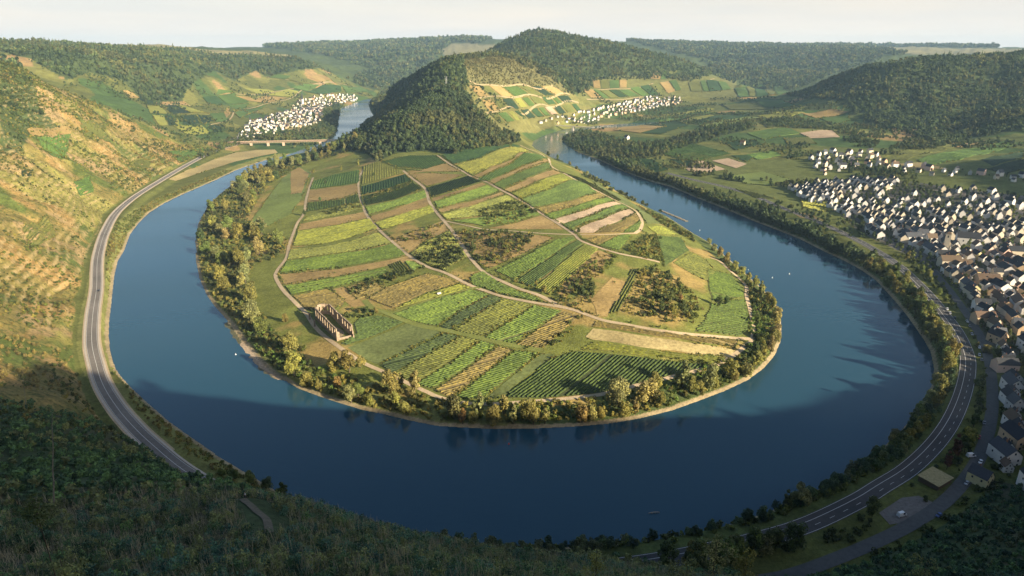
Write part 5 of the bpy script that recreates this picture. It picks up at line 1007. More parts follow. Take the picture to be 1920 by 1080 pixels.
for k, q in enumerate([(581, 599), (590.5, 612)]):
    p = hit([q])[0]; b = MB(); b.box((-.9, -.9, -.5), (.9, .9, .5)); b.box((-.6, -.6, .5), (.6, .6, 5.6)); b.box((-.75, -.75, 5.6), (.75, .75, 6.1)); b.add([(-.75,-.75,6.1),(.75,-.75,6.1),(.75,.75,6.1),(-.75,.75,6.1),(0,0,7.0)], [(0,1,4),(1,2,4),(2,3,4),(3,0,4)])
    o = link('gate_pillar', None, None, tuple(p)); b.build('shaft', [stone], o); tag(o, ['square stone pillar beside the track, farther from the camera', 'square stone pillar beside the track, nearer the front of the ruin'][k], 'pillar', 'pillars beside the church ruin')
p = hit([(823, 552)])[0]; o = link('garden_hut', None, None, tuple(p)); o.rotation_euler = (0, 0, .6); o.scale = (.62,) * 3
b = MB(); b.box((-3, -1.6, -.3), (3, 1.6, 2.6)); b.build('wall', [mat('hut white', (.72, .70, .66), .1, 1)], o); b = MB(); b.add([(-3.3,-1.9,2.5),(3.3,-1.9,2.5),(3.3,1.9,2.5),(-3.3,1.9,2.5),(-3.3,0,3.4),(3.3,0,3.4)], [(0,1,5,4),(2,3,4,5),(0,4,3),(1,2,5),(0,3,2,1)]); b.build('roof', [mat('hut roof', (.42, .42, .42), .1, 1)], o); tag(o, 'small white hut at the edge of the yellow vine strip', 'hut')

# ------------------------------------------------------------------ houses
WALLC = {'white': (0.66, 0.63, 0.58), 'cream': (0.56, 0.49, 0.37), 'pale yellow': (0.70, 0.60, 0.33), 'grey': (0.50, 0.48, 0.45), 'pink': (0.66, 0.47, 0.38), 'sandstone': (0.55, 0.40, 0.25)}
ROOFC = {'dark slate': (0.028, 0.031, 0.037), 'grey slate': (0.062, 0.066, 0.075), 'brown': (0.115, 0.078, 0.05), 'reddish': (0.20, 0.09, 0.05)}
WM = {k: mat('plaster ' + k, c, 0.07, 0.9, 0.85, 0.1, obj_rand=0.06) for k, c in WALLC.items()}
RM_ = {k: mat('roof ' + k, c, 0.2, 1.4, 0.7, 0.25, obj_rand=0.15) for k, c in ROOFC.items()}
glass = mat('window glass', (0.035, 0.04, 0.05), 0.2, 2.0, 0.15, 0.5); chim_m = mat('chimney brick', (0.22, 0.12, 0.08), 0.2, 2.0)
HV = []
win_me = MB(); win_me.box((-.5, -.05, 0), (.5, .05, 1.3)); win_me = win_me.mesh('window', [glass])
for w, l, h, pitch in [(8, 11, 6, 48), (9, 12, 6.5, 45), (7.5, 9.5, 5.6, 52), (9.5, 15, 7, 42), (8.5, 10, 7.2, 50), (11, 18, 7, 38), (7, 8, 5, 46)]:
    rh = w / 2 * math.tan(R(pitch)); b = MB()
    b.add([(-w/2,-l/2,-2.5),(w/2,-l/2,-2.5),(w/2,l/2,-2.5),(-w/2,l/2,-2.5),(-w/2,-l/2,h),(w/2,-l/2,h),(w/2,l/2,h),(-w/2,l/2,h),(0,-l/2,h+rh-.05),(0,l/2,h+rh-.05)], [(0,1,5,8,4),(2,3,7,9,6),(1,2,6,5),(3,0,4,7)])
    wall = b.mesh('wall', [WM['white']]); b = MB(); o_ = .2; t_ = .28; zr = h + rh
    e = h - o_ * math.tan(R(pitch)); W_ = w / 2 + o_; l2 = l / 2 + .3
    for s_ in (-1, 1):
        vs = [(0,-l2,zr),(0,l2,zr),(s_*W_,l2,e),(s_*W_,-l2,e),(0,-l2,zr+t_),(0,l2,zr+t_),(s_*W_,l2,e+t_),(s_*W_,-l2,e+t_)]
        b.add(vs, [(0,1,2,3),(7,6,5,4),(0,3,7,4),(2,1,5,6),(3,2,6,7)] if s_ > 0 else [(3,2,1,0),(4,5,6,7),(4,7,3,0),(6,5,1,2),(7,6,2,3)])
    roof = b.mesh('roof', [RM_['dark slate']]); b = MB(); b.box((w*.14, l*.15, h+rh*.45), (w*.14+.7, l*.15+.7, zr+.9)); chim = b.mesh('chimney', [chim_m])
    wins = [(x, -l/2 - .03, z, 0) for z in (1.0, 3.8) for x in (-w*.25, w*.25)] + [(0, -l/2 - .03, h + rh*.22, 0)] + [(s_ * (w/2 + .03), y, z, math.pi/2) for s_ in (-1, 1) for y in (-l*.25, l*.22) for z in (3.6,)]
    HV.append((wall, roof, chim, wins, w, l, h, rh))
HOUSES = []
def house(x, y, rot, v, wc, rc, label, group, windows=False, chimney=True, scale=1.0, z=None):
    wall, roof, chim, wins, *_ = HV[v]; e = link('house', None, None, (x, y, float(Hq(x, y)) if z is None else z)); e.rotation_euler = (0, 0, rot); e.scale = (scale, scale, scale * 1.02)
    a = link('wall', wall, e); a.material_slots[0].link = 'OBJECT'; a.material_slots[0].material = WM[wc]
    r_ = link('roof', roof, e); r_.material_slots[0].link = 'OBJECT'; r_.material_slots[0].material = RM_[rc]
    if chimney: link('chimney', chim, r_)
    if windows:
        for q in wins: o = link('window', win_me, a, q[:3]); o.rotation_euler = (0, 0, q[3])
    tag(e, label, 'house', group); HOUSES.append(e); return e
VILL_ = [(1478,352),(1520,345),(1560,340),(1600,338),(1660,340),(1730,345),(1800,355),(1925,368),(1925,640),(1918,668),(1880,660),(1846,640),(1838,610),(1815,580),(1800,548),(1780,528),(1765,515),(1740,505),(1700,478),(1668,462),(1640,450),(1600,425),(1575,400),(1545,388),(1500,372)]
vill = hit(VILL)[:, :2]
seg = street_c; Ts = np.gradient(seg, axis=0); Ts /= np.linalg.norm(Ts, axis=1)[:, None]
# rows follow a smooth line along the river front, offset farther and farther back
front = spline(at_z([(1400,350),(1480,378),(1560,395),(1640,446),(1700,474),(1765,516),(1805,552),(1846,630),(1862,690),(1868,760),(1862,820),(1838,880),(1800,935)], 9)[:, :2], 4.0)
Tf = np.gradient(front, axis=0); Tf /= np.linalg.norm(Tf, axis=1)[:, None]; Nf = np.stack([-Tf[:, 1], Tf[:, 0]], 1)
if (Nf[len(Nf)//2] @ np.array([1, 0.3])) < 0: Nf = -Nf
cf = np.concatenate([[0], np.cumsum(np.hypot(*np.diff(front, axis=0).T))])
tower_p = hit([(1771, 474)])[0]; big_p = hit([(1812, 458)])[0]
taken = [(tower_p[:2], 9), (big_p[:2], 20)]
cand = []
for k in range(30):
    off = 9 + k * 15.5 + (3 if k % 2 else 0); s = rng.uniform(0, 8)
    while s < cf[-1]:
        c = np.array([np.interp(s, cf, front[:, 0]), np.interp(s, cf, front[:, 1])]); nn = np.array([np.interp(s, cf, Nf[:, 0]), np.interp(s, cf, Nf[:, 1])])
        p = c + nn * (off + rng.normal(0, 1.6)); s += rng.uniform(10.5, 15)
        q = to_px([[p[0], p[1], Hq(*p)]])[0]
        lower = (q[1] > 640) and (q[0] > 1872) and off < 75 and q[1] < 940
        ok = inside(vill, p[:1], p[1:])[0] or lower
        if not ok or rng.random() < (0.06 if k < 9 else .16 + .015 * k): continue
        if any(np.hypot(*(p - t)) < r_ for t, r_ in taken): continue
        if seg_dist(road_c[::2], p[:1], p[1:])[0] < 20 or seg_dist(street_c, p[:1], p[1:])[0] < 8.5: continue
        taken.append((p, 10.0)); cand.append((p, math.atan2(nn[1], nn[0]) + math.pi / 2, k, q))
print('HOUSES', len(cand))
for k in range(2, 22, 3):
    off = 9 + k * 15.5 + 7.7; ln = front + Nf * off; ok = inside(vill, ln[:, 0], ln[:, 1]); i_ = np.where(ok)[0]
    if len(i_) < 12: continue
    strip('village_street', ln[i_[0]:i_[-1] + 1], 2.3, .3, MATS['street asphalt'], f'narrow village street running behind house row {k + 1} from the river', 'street')
gp_ = poisson(vill, 7.5); hx = np.array([c[0] for c in cand]); gp_ = gp_[[np.hypot(*(hx - q).T).min() > 7.2 for q in gp_]]; gp_ = gp_[rng.random(len(gp_)) < .95]
scatter('garden_greenery', gp_, W_NEAR, rng.uniform(.32, .75, len(gp_)), [wood_mats[1], wood_mats[0], scrub_mats[0]], 'garden trees and hedges filling the gaps between the village houses', cat='garden greenery')
cnt = {}
cand.sort(key=lambda c: np.hypot(*c[0]))
NEARH = cand[:205]; REST = cand[205:]
for i, (p, ang, k, q) in enumerate(NEARH):
    lowv = q[1] > 500; wc = pick([('white', 8), ('cream', 2.4), ('pale yellow', .6), ('grey', .8), ('pink', .3), ('sandstone', 1.6 if lowv else .2)]); rc = pick([('dark slate', 8), ('grey slate', 2.6), ('brown', 4.0 if lowv else .9), ('reddish', .15)])
    rot = rng.normal(-0.12, 0.14) + (ang - 1.9) * .12 + (math.pi / 2 if rng.random() < 0.2 else 0)
    cnt[k] = cnt.get(k, 0) + 1; size = pick([('', 4)])
    house(p[0], p[1], rot, int(rng.choice([0, 0, 1, 2, 2, 3, 4, 4, 6, 5] if rng.random() > .1 else [5, 3])), wc, rc, f'{wc} house with {rc} roof, {ordinal(cnt[k])} house in village row {k + 1} from the river', 'village houses on the right bank', windows=i < 95, scale=rng.uniform(.66, 1.1))
def church_tower(px, h, w, spire, wc, label, body=True, scale=1.0, rot=0.3, p=None, z0=-2):
    p = hit([px])[0] if p is None else p; e = link('church', None, None, tuple(p)); e.rotation_euler = (0, 0, rot); b = MB()
    b.box((-w/2, -w/2, z0), (w/2, w/2, h)); t = b.build('tower', [WM[wc]], e)
    for s_, r_ in (((0, -w/2 - .03, h - 4.5), 0), ((-w/2 - .03, 0, h - 4.5), math.pi/2), ((w/2 + .03, 0, h - 4.5), math.pi/2)):
        o = link('window', win_me, t, s_); o.rotation_euler = (0, 0, r_); o.scale = (1.1, 1, 1.9)
    b = MB(); q = w/2 + .3; b.add([(-q,-q,h),(q,-q,h),(q,q,h),(-q,q,h),(0,0,h+spire)], [(0,1,4),(1,2,4),(2,3,4),(3,0,4),(3,2,1,0)]); b.build('spire', [RM_['dark slate'] if spire > 10 else RM_['brown']], e)
    if body:
        b = MB(); L_, W_, hh, rh = w * 3.6, w * 1.7, h * .48, w * 1.1
        vs = [(-W_/2,w/2+.02,z0),(W_/2,w/2+.02,z0),(W_/2,w/2+L_,z0),(-W_/2,w/2+L_,z0),(-W_/2,w/2+.02,hh),(W_/2,w/2+.02,hh),(W_/2,w/2+L_,hh),(-W_/2,w/2+L_,hh),(0,w/2+.02,hh+rh),(0,w/2+L_,hh+rh)]
        b.add(vs, [(0,1,5,8,4),(2,3,7,9,6),(1,2,6,5),(3,0,4,7)]); b.build('nave', [WM[wc]], e)
        b = MB()
        for s_ in (-1, 1): b.add([(0,w/2+.1,hh+rh+.02),(0,w/2+L_+.3,hh+rh+.02),(s_*(W_/2+.4),w/2+L_+.3,hh-.4),(s_*(W_/2+.4),w/2+.1,hh-.4),(0,w/2+.1,hh+rh+.35),(0,w/2+L_+.3,hh+rh+.35),(s_*(W_/2+.4),w/2+L_+.3,hh-.05),(s_*(W_/2+.4),w/2+.1,hh-.05)], [(0,1,2,3),(7,6,5,4),(0,3,7,4),(2,1,5,6),(3,2,6,7)])
        b.build('roof', [RM_['dark slate']], e)
    e.scale = (scale,) * 3; return tag(e, label, 'church')
church_tower((1771, 474), 24, 5.5, 2.6, 'cream', 'cream church tower standing above the roofs of the right bank village', rot=-0.5)
house(big_p[0], big_p[1], 1.15, 5, 'white', 'dark slate', 'large white hall with long dark roof behind the village church tower', 'village houses on the right bank', True, False, 1.35)
for q, v_, wc, rc, ro, sc_, lab in [((1778,500),5,'cream','brown',1.45,1.15,'long cream house with brown roof below the church tower'),((1848,536),5,'sandstone','brown',1.4,1.15,'longest brown-roofed sandstone building above the village street'),((1842,605),5,'sandstone','brown',1.5,.95,'broad brown roof facing the street by the sunlit road crossing'),((1868,640),1,'sandstone','dark slate',.3,1.0,'tall tan gabled house at the corner of the lower street')]:
    p = hit([q])[0]; house(p[0], p[1], ro, v_, wc, rc, lab, 'village houses on the right bank', True, True, sc_)
p = hit([(1835, 905)])[0]; house(p[0], p[1], 0.5, 0, 'pale yellow', 'grey slate', 'pale yellow gabled house in the shade at the lowest end of the street', 'village houses on the right bank', True, True, .95)
# the two far villages
GREENS = []
def far_village(poly, n_, group, word, dmin):
    hp_ = hit(poly)[:, :2]; GREENS.append(poisson(hp_, dmin * .8)); P = poisson(hp_, dmin); P = P[np.argsort(np.hypot(P[:, 0], P[:, 1]))]; out = []
    for i, p in enumerate(P):
        wc = pick([('white', 4), ('cream', 3), ('grey', 2), ('pink', .8), ('sandstone', .8)]); rc = pick([('dark slate', 4), ('grey slate', 3), ('brown', 1.5)]); rot = rng.uniform(0, 3.14) if rng.random() < .3 else rng.choice([.3, 1.87]) + rng.normal(0, .15)
        v_ = int(rng.integers(0, 5))
        if i < n_: house(p[0], p[1], rot, v_, wc, rc, f'{wc} house with {rc} roof, {ordinal(i + 1)} nearest in {word}', group, chimney=False, scale=.63)
        else: out.append((p[0], p[1], rot, v_, wc, rc))
    return out
rest = far_village([(432,266),(455,248),(480,226),(520,215),(560,207),(600,200),(606,215),(600,232),(570,238),(530,244),(500,256),(470,262)], 26, 'houses of the far village by the railway bridge', 'the far village by the railway bridge', 19)
rest += far_village([(548,203),(560,190),(600,180),(640,177),(668,180),(672,188),(640,196),(610,203),(580,206)], 6, 'houses of the farthest village', 'the farthest riverside village', 22)
rest += far_village([(1010,232),(1040,218),(1090,208),(1140,200),(1180,190),(1215,182),(1270,182),(1282,192),(1240,200),(1200,208),(1170,214),(1120,226),(1080,232),(1050,234)], 34, 'houses of the village behind the ridge', 'the village behind the ridge', 18)
rest += far_village([(1520,290),(1560,284),(1640,288),(1650,300),(1720,314),(1800,318),(1835,330),(1790,332),(1700,326),(1640,312),(1600,318),(1545,330),(1520,312)], 12, 'houses on the upper edge of the right village', 'the upper edge of the right village', 19)
rest += far_village([(1830,325),(1925,330),(1925,345),(1860,342)], 3, 'houses in the shaded side valley', 'the shaded side valley', 18)
rest += [(p[0], p[1], rng.normal(-.1, .18), int(rng.integers(0, 5)), pick([('white', 5), ('cream', 2)]), pick([('dark slate', 6), ('grey slate', 2), ('brown', .4)])) for p, ang, k, q in REST]
gq = np.concatenate(GREENS); scatter('garden_greenery', gq, W_FAR, rng.uniform(.22, .55, len(gq)), wood_mats, 'garden trees among the houses of the distant villages', cat='garden greenery')
keys = list(WM) + list(RM_); bm_v, bm_f, bm_m = [], [], []
for x, y, rot, v_, wc, rc in rest:
    c, s_ = math.cos(rot), math.sin(rot); z = float(Hq(x, y))
    for me_, key in ((HV[v_][0], wc), (HV[v_][1], rc)):
        b0 = len(bm_v); bm_v += [((q.co.x * c - q.co.y * s_) * .78 + x, (q.co.x * s_ + q.co.y * c) * .78 + y, q.co.z * .95 + z) for q in me_.vertices]
        for f in me_.polygons: bm_f.append(tuple(b0 + i for i in f.vertices)); bm_m.append(keys.index(key))
if bm_v:
    me = bpy.data.meshes.new('distant_houses'); me.from_pydata(bm_v, [], bm_f)
    for k in WM: me.materials.append(WM[k])
    for k in RM_: me.materials.append(RM_[k])
    me.polygons.foreach_set('material_index', np.array(bm_m, np.int32)); me.update(); tag(link('distant_houses', me), 'closely packed white houses of the farthest village streets', 'houses', kind='stuff')
print('ALL HOUSES', len(HOUSES), 'rest', len(rest))
church_tower((568, 197), 24, 7, 34, 'white', 'white church with tall pointed spire above the farthest village', rot=.4, scale=.95)
church_tower((470, 232), 13, 5, 15, 'white', 'small white church with short spire at the left end of the far village', rot=.4, scale=.9)
p = hit([(1175, 262)])[0]; house(p[0], p[1], .5, 1, 'white', 'grey slate', 'lone white house among the riverside trees across the inlet', 'lone houses in the valley', False, False, 1.1)
p = hit([(1392, 272)])[0]; house(p[0], p[1], .9, 2, 'cream', 'brown', 'lone cream house standing in the vineyards of the valley floor', 'lone houses in the valley', False, False, 1.1)
p = hit([(1752, 903)])[0]; o = link('open_shed', None, None, tuple(p)); o.rotation_euler = (0, 0, .55)
b = MB(); b.add([(-8,-6,3.0),(8,-6,3.0),(8,6,3.6),(-8,6,3.6),(-8,-6,3.25),(8,-6,3.25),(8,6,3.85),(-8,6,3.85)], [(3,2,1,0),(4,5,6,7),(0,1,5,4),(1,2,6,5),(2,3,7,6),(3,0,4,7)]); b.build('roof', [mat('straw roof', (.31, .26, .13), .3, .8)], o)
b = MB(); b.box((-7.4, -5.4, -.5), (7.4, 5.4, 2.98)); b.build('wall', [mat('shed boards', (.12, .09, .06), .2, 1)], o); tag(o, 'low shed with straw-yellow flat roof beside the riverside road', 'shed')

# ------------------------------------------------------------------ bridges, jetty, boats, buoys
rust = mat('red girder paint', (0.40, 0.29, 0.21), 0.2, 1.0); bst = mat('bridge stone', (0.46, 0.35, 0.26), 0.2, .6); bcon = mat('bridge concrete', (0.50, 0.45, 0.36), .12, .5)
def bridge(name, a, b, zt, piers, label, girder, mats_, w=5.0, gh=3.2):
    A_, B_ = at_z([a, b], zt); d = (B_ - A_)[:2]; L_ = np.linalg.norm(d); rot = math.atan2(d[1], d[0]); e = link(name, None, None, (A_[0], A_[1], 0)); e.rotation_euler = (0, 0, rot)
    m = MB(); m.box((-8, -w/2, zt - .6), (L_ + 8, w/2, zt)); m.build('deck', [mats_[1]], e)
    for s_ in (-1, 1):
        m = MB(); y = s_ * (w/2 + .15); m.box((-2, y - .12, zt - gh), (L_ + 2, y + .12, zt - gh + .5)); m.box((-2, y - .12, zt + .02), (L_ + 2, y + .12, zt + .5))
        if girder:
            k = max(3, int(L_ / 4)); 
            for i in range(k):
                x0, x1 = L_ * i / k, L_ * (i + 1) / k; m.tube((x0, y, zt - gh + .3), (x1, y, zt + .2), .16, .16, 4); m.tube((x0, y, zt + .2), (x1, y, zt - gh + .3), .16, .16, 4); m.tube((x0, y, zt - gh), (x0, y, zt + .2), .18, .18, 4)
        m.build('girder', [mats_[0]], e)
    for px_b in piers:
        r_ = rays([(px_b, (a[1] + b[1]) / 2)])[0]; u = np.array([r_[0], r_[1]]); M_ = np.array([[u[0], -d[0]], [u[1], -d[1]]]); sol = np.linalg.solve(M_, A_[:2]); x = sol[1] * L_
        m = MB(); wx_ = 2.6; m.box((x - wx_, -w/2 - 1, -4), (x + wx_, w/2 + 1, zt - gh - .02)); m.box((x - wx_ - .5, -w/2 - 1.5, zt - gh - 1.2), (x + wx_ + .5, w/2 + 1.5, zt - gh - .04)); m.build('pier', [mats_[2]], e)
    return tag(e, label, 'bridge')
bridge('railway_bridge', (433, 266), (690, 260.5), 15, [438, 470, 502, 531, 600, 660], 'rust-brown iron railway bridge on stone piers crossing the river at the far left', True, (rust, rust, bst), 6, 4.0)
bridge('road_bridge', (1006, 233), (1110, 238.5), 13, [1016, 1040, 1075], 'pale concrete road bridge in front of the village behind the ridge', False, (bcon, bcon, bcon), 9, 1.6)
j = hit([(1238, 398)])[0]; j2 = at_z([(1287, 414)], 0.6)[0]; m = MB()
for i in range(26):
    t = i / 25; c = j * (1 - t) + j2 * t; r_ = rng.uniform(.9, 1.7); z = .2 + rng.uniform(0, .5)
    m.box((c[0] - r_ * 1.5, c[1] - r_, -2), (c[0] + r_ * 1.5, c[1] + r_, z + .3), 0, 0)
m.build('jetty', [mat('jetty stone', (.26, .22, .16), .3, .8)]); tag(bpy.data.objects['jetty'], 'low stone groyne jutting into the river from the right bank of the loop', 'groyne')
def buoy(px, c, label, s=1.0):
    s *= .6; p = at_z([px], 0)[0]; e = link('buoy', None, None, tuple(p)); e.scale = (s,) * 3; m = MB()
    for (z0, r0), (z1, r1) in zip([(-.6, .3), (-.2, .9), (.5, .9), (.7, .45)], [(-.2, .9), (.5, .9), (.7, .45), (1.7, .28)]): m.tube((0, 0, z0), (0, 0, z1), r0, r1, 10)
    m.build('float', [mat('buoy ' + c, {'red': (.6, .07, .04), 'white': (.75, .75, .72)}[c], .08, 2)], e); m = MB(); m.tube((0, 0, 1.7), (0, 0, 2.4), .05, .05, 6); m.tube((0, 0, 2.4), (0, 0, 2.75), .22, .02, 8); m.build('topmark', [mat('buoy mark', (.3, .3, .3), .1, 2)], e)
    tag(e, label, 'buoy', 'buoys on the river')
buoy((954, 833), 'red', 'red buoy floating below the tip of the loop')
buoy((442, 665), 'white', 'white buoy by the pale shallows on the left'); buoy((1312, 432), 'white', 'white buoy just below the stone groyne'); buoy((1448, 521), 'white', 'white buoy nearer the loop, left of a pair', 1.1); buoy((1480, 514), 'white', 'white buoy farther from the loop, right of a pair', 1.2); buoy((1403, 506), 'white', 'small white buoy beside the yellow trees of the loop', .8)
p = at_z([(1226, 962)], 0)[0]; e = link('rowing_boat', None, None, tuple(p)); e.rotation_euler = (0, 0, .15); m = MB()
sec = [(-3.2, .12, .35), (-2.2, .55, .25), (0, .75, .2), (2.2, .55, .25), (3.2, .1, .4)]
for (x0, w0, h0), (x1, w1, h1) in zip(sec, sec[1:]):
    m.add([(x0,-w0,h0),(x0,-w0*.5,-.2),(x0,w0*.5,-.2),(x0,w0,h0),(x1,-w1,h1),(x1,-w1*.5,-.2),(x1,w1*.5,-.2),(x1,w1,h1)], [(0,1,5,4),(1,2,6,5),(2,3,7,6)])
m.build('hull', [mat('boat hull', (.5, .45, .38), .1, 2)], e); m = MB()
for x in (-1.2, .6): m.box((x - .15, -.6, .18), (x + .15, .6, .24))
m.build('seat', [mat('boat seat', (.3, .2, .1), .1, 2)], e); tag(e, 'small pale rowing boat in the dark shaded water', 'boat')

# ------------------------------------------------------------------ cars
CARC = {'white': (.75, .75, .74), 'silver': (.42, .43, .45), 'black': (.02, .02, .022), 'red': (.35, .03, .03), 'blue': (.04, .08, .22), 'grey': (.15, .15, .16)}
CM = {k: mat('car ' + k, c, .02, 1, .3, .5) for k, c in CARC.items()}; tyre = mat('tyre', (.02, .02, .02), .1, 3); lamp_m = mat('headlight', (.6, .6, .58), .05, 3, .2)
def car_meshes(L_, W_, hb, hr, van):
    b = MB(); x0, x1 = -L_/2, L_/2; y = W_/2; prof = [(x0, .35), (x0, hb), (x0 + .2, hb + .05), (x1 - .25, hb), (x1, hb * .8), (x1, .35)]
    k = len(prof); b.add([(x, -y, z) for x, z in prof] + [(x, y, z) for x, z in prof], [tuple(range(k)), tuple(range(2*k-1, k-1, -1))] + [(i, k + i, k + (i + 1) % k, (i + 1) % k) for i in range(k)])
    c0, c1 = (x0 + .1, x1 - .9) if van else (x0 + .5, x1 - 1.1); ro = MB(); q = y * .86
    b.add([(c0+.35,-q,hr-.02),(c1-.75,-q,hr-.02),(c1-.75,q,hr-.02),(c0+.35,q,hr-.02),(c0+.35,-q,hr+.05),(c1-.75,-q,hr+.05),(c1-.75,q,hr+.05),(c0+.35,q,hr+.05)], [(4,5,6,7),(0,1,5,4),(1,2,6,5),(2,3,7,6),(3,0,4,7)])
    if van: b.add([(c0,-y,hb),(c0+2.6,-y,hb),(c0+2.6,y,hb),(c0,y,hb),(c0+.1,-q,hr),(c0+2.6,-q,hr),(c0+2.6,q,hr),(c0+.1,q,hr)], [(0,1,5,4),(1,2,6,5),(2,3,7,6),(3,0,4,7)])
    g = MB(); s = 2.62 if van else 0; g.add([(c0+s,-y*.97,hb+.02),(c1,-y*.97,hb+.02),(c1,y*.97,hb+.02),(c0+s,y*.97,hb+.02),(c0+.35+s*.87,-q,hr-.03),(c1-.75,-q,hr-.03),(c1-.75,q,hr-.03),(c0+.35+s*.87,q,hr-.03)], [(0,1,5,4),(1,2,6,5),(2,3,7,6),(3,0,4,7)])
    w = MB(); w.tube((0, -.11, 0), (0, .11, 0), .33, .33, 12); l = MB(); l.box((-.04, -.18, -.09), (.04, .18, .09))
    return b.mesh('body', [CM['white']]), g.mesh('window', [glass]), w.mesh('wheel', [tyre]), l.mesh('headlight', [lamp_m]), L_, W_, hb
CAR = car_meshes(4.3, 1.75, .95, 1.48, False); VAN = car_meshes(5.4, 2.0, 1.15, 2.5, True)
def car(x, y, rot, c, label, proto=CAR, group='cars by the village road', z=None, name='parked_car', cat='car'):
    bo, gl, wh, li, L_, W_, hb = proto; e = link(name, None, None, (x, y, float(Hq(x, y)) + .28 if z is None else z)); e.rotation_euler = (0, 0, rot)
    a = link('body', bo, e); a.material_slots[0].link = 'OBJECT'; a.material_slots[0].material = CM[c]; link('window', gl, e)
    for sx in (-1, 1):
        for sy in (-1, 1): link('wheel', wh, e, (sx * L_ * .31, sy * (W_/2 - .08), .33))
    for sy in (-1, 1): link('headlight', li, e, (L_/2 + .01, sy * W_ * .34, hb * .68))
    return tag(e, label, cat, group)
def road_dir(p, line):
    i = int(np.argmin(np.hypot(line[:, 0] - p[0], line[:, 1] - p[1]))); t = line[min(i + 2, len(line) - 1)] - line[max(i - 2, 0)]; return math.atan2(t[1], t[0])
for k, (q, c, w) in enumerate([((1776,581),'white','white car parked under the street trees, third above the road crossing'),((1781,588),'silver','silver car parked under the street trees, second above the road crossing'),((1790,597),'black','black car parked under the street trees, first above the road crossing'),((1813,604),'white','white car at the sunlit strip of the crossing'),((1818,613),'grey','grey car just below the sunlit strip of the crossing'),((1822,628),'silver','silver car on the verge between crossing and yellow tree'),((1821,661),'black','black car on the road below the second sunlit strip'),((1836,653),'white','white car by the small yellow tree'),((1836,667),'silver','silver car parked below the small yellow tree'),((1840,676),'grey','grey car at the top of the shaded roadside trees'),
   ((1845,795),'grey','grey car halfway along the shaded street'),((1835,822),'red','red car parked at the dark roadside trees'),((1880,712),'white','white car parked above the pale blue house'),((1894,714),'silver','silver car parked beside the yard wall'),((1812,908),'silver','silver car before the pale yellow house'),((1838,868),'white','white car nearest the lower house fronts'),((1822,893),'black','black car before the shed yard'),((1842,884),'white','white car between two lower house fronts'),((1760,968),'blue','blue car leaving the car park onto the street')]):
    p = hit([q])[0]; car(p[0], p[1], road_dir(p, street_c) + rng.normal(0, .06), c, w)
p = hit([(1820, 857)])[0]; car(p[0], p[1], .15, 'white', 'white van standing under the dark trees by the street', VAN, 'vans in the village', name='parked_van', cat='van')
p = hit([(1690, 968)])[0]; car(p[0], p[1], .35, 'white', 'lone white van on the gravel car park below the road', VAN, 'vans in the village', name='parked_van', cat='van')
i = int(np.argmin(np.hypot(*(road_c - at_z([(180, 547)], RZ)[0, :2]).T))); n_ = np.array([-(road_c[i+2]-road_c[i-2])[1], (road_c[i+2]-road_c[i-2])[0]]); n_ /= np.linalg.norm(n_); p = road_c[i] + n_ * 2.4; car(p[0], p[1], road_dir(p, road_c), 'black', 'dark car driving alone on the sunlit left road', CAR, 'cars on the left road', z=RZ + .01, name='driving_car')
cpk = hit([(1648,962),(1690,934),(1722,930),(1748,942),(1742,956),(1712,978),(1668,984)])
def patch_(name, P, m, lift, lab, cat):
    r_ = delaunay_2d_cdt([Vector(q[:2]) for q in P], [], [list(range(len(P)))], 1, 1e-4); me = bpy.data.meshes.new(name); me.from_pydata([(v.x, v.y, float(Hq(v.x, v.y)) + lift) for v in r_[0]], [], [list(f) for f in r_[2]]); me.materials.append(m); me.update(); tag(link(name, me), lab, cat, kind='structure')
patch_('car_park_ground', cpk, mat('car park gravel', (.16, .145, .13), .3, .5), .19, 'grey gravel car park between road and street', 'car park')

# ------------------------------------------------------------------ pylon, walker, dead trees, saplings
steel = mat('galvanised steel', (.5, .5, .48), .1, 2)
p = hit([(837, 165)])[0]; e = link('lattice_mast', None, None, tuple(p)); m = MB(); hh = 30
for sx in (-1, 1):
    for sy in (-1, 1): m.tube((sx * 2.2, sy * 2.2, -1), (sx * .5, sy * .5, hh), .22, .14, 4)
for k in range(8):
    z0, z1 = hh * k / 8, hh * (k + 1) / 8; a, b_ = 2.2 - 1.7 * k / 8, 2.2 - 1.7 * (k + 1) / 8
    for s_ in (-1, 1): m.tube((-a, s_ * a, z0), (b_, s_ * b_, z1), .1, .1, 4); m.tube((s_ * a, -a, z0), (s_ * b_, b_, z1), .1, .1, 4)
m.build('frame', [steel], e); m = MB()
for z in (21, 25, 29): m.tube((-4.5, 0, z), (4.5, 0, z), .16, .16, 4)
m.build('cross_arm', [steel], e); tag(e, 'tall steel lattice mast standing out of the wood on the ridge', 'mast')
def skin_figure(name, joints, edges, root, m, parent, sub=2):
    me = bpy.data.meshes.new(name); me.from_pydata([j[0] for j in joints], edges, []); o = link(name, me, parent); mo = o.modifiers.new('skin', 'SKIN'); mo.use_smooth_shade = True
    for i, j in enumerate(joints): me.skin_vertices[0].data[i].radius = (j[1], j[2] if len(j) > 2 else j[1]); me.skin_vertices[0].data[i].use_root = i == root
    s_ = o.modifiers.new('sub', 'SUBSURF'); s_.levels = s_.render_levels = sub; me.materials.append(m); return o
p = hit([(461, 936)])[0]; e = link('person', None, None, (p[0], p[1], p[2] + .2)); e.rotation_euler = (0, 0, 2.4)
skin_m = mat('skin', (.45, .27, .18), .05, 5)
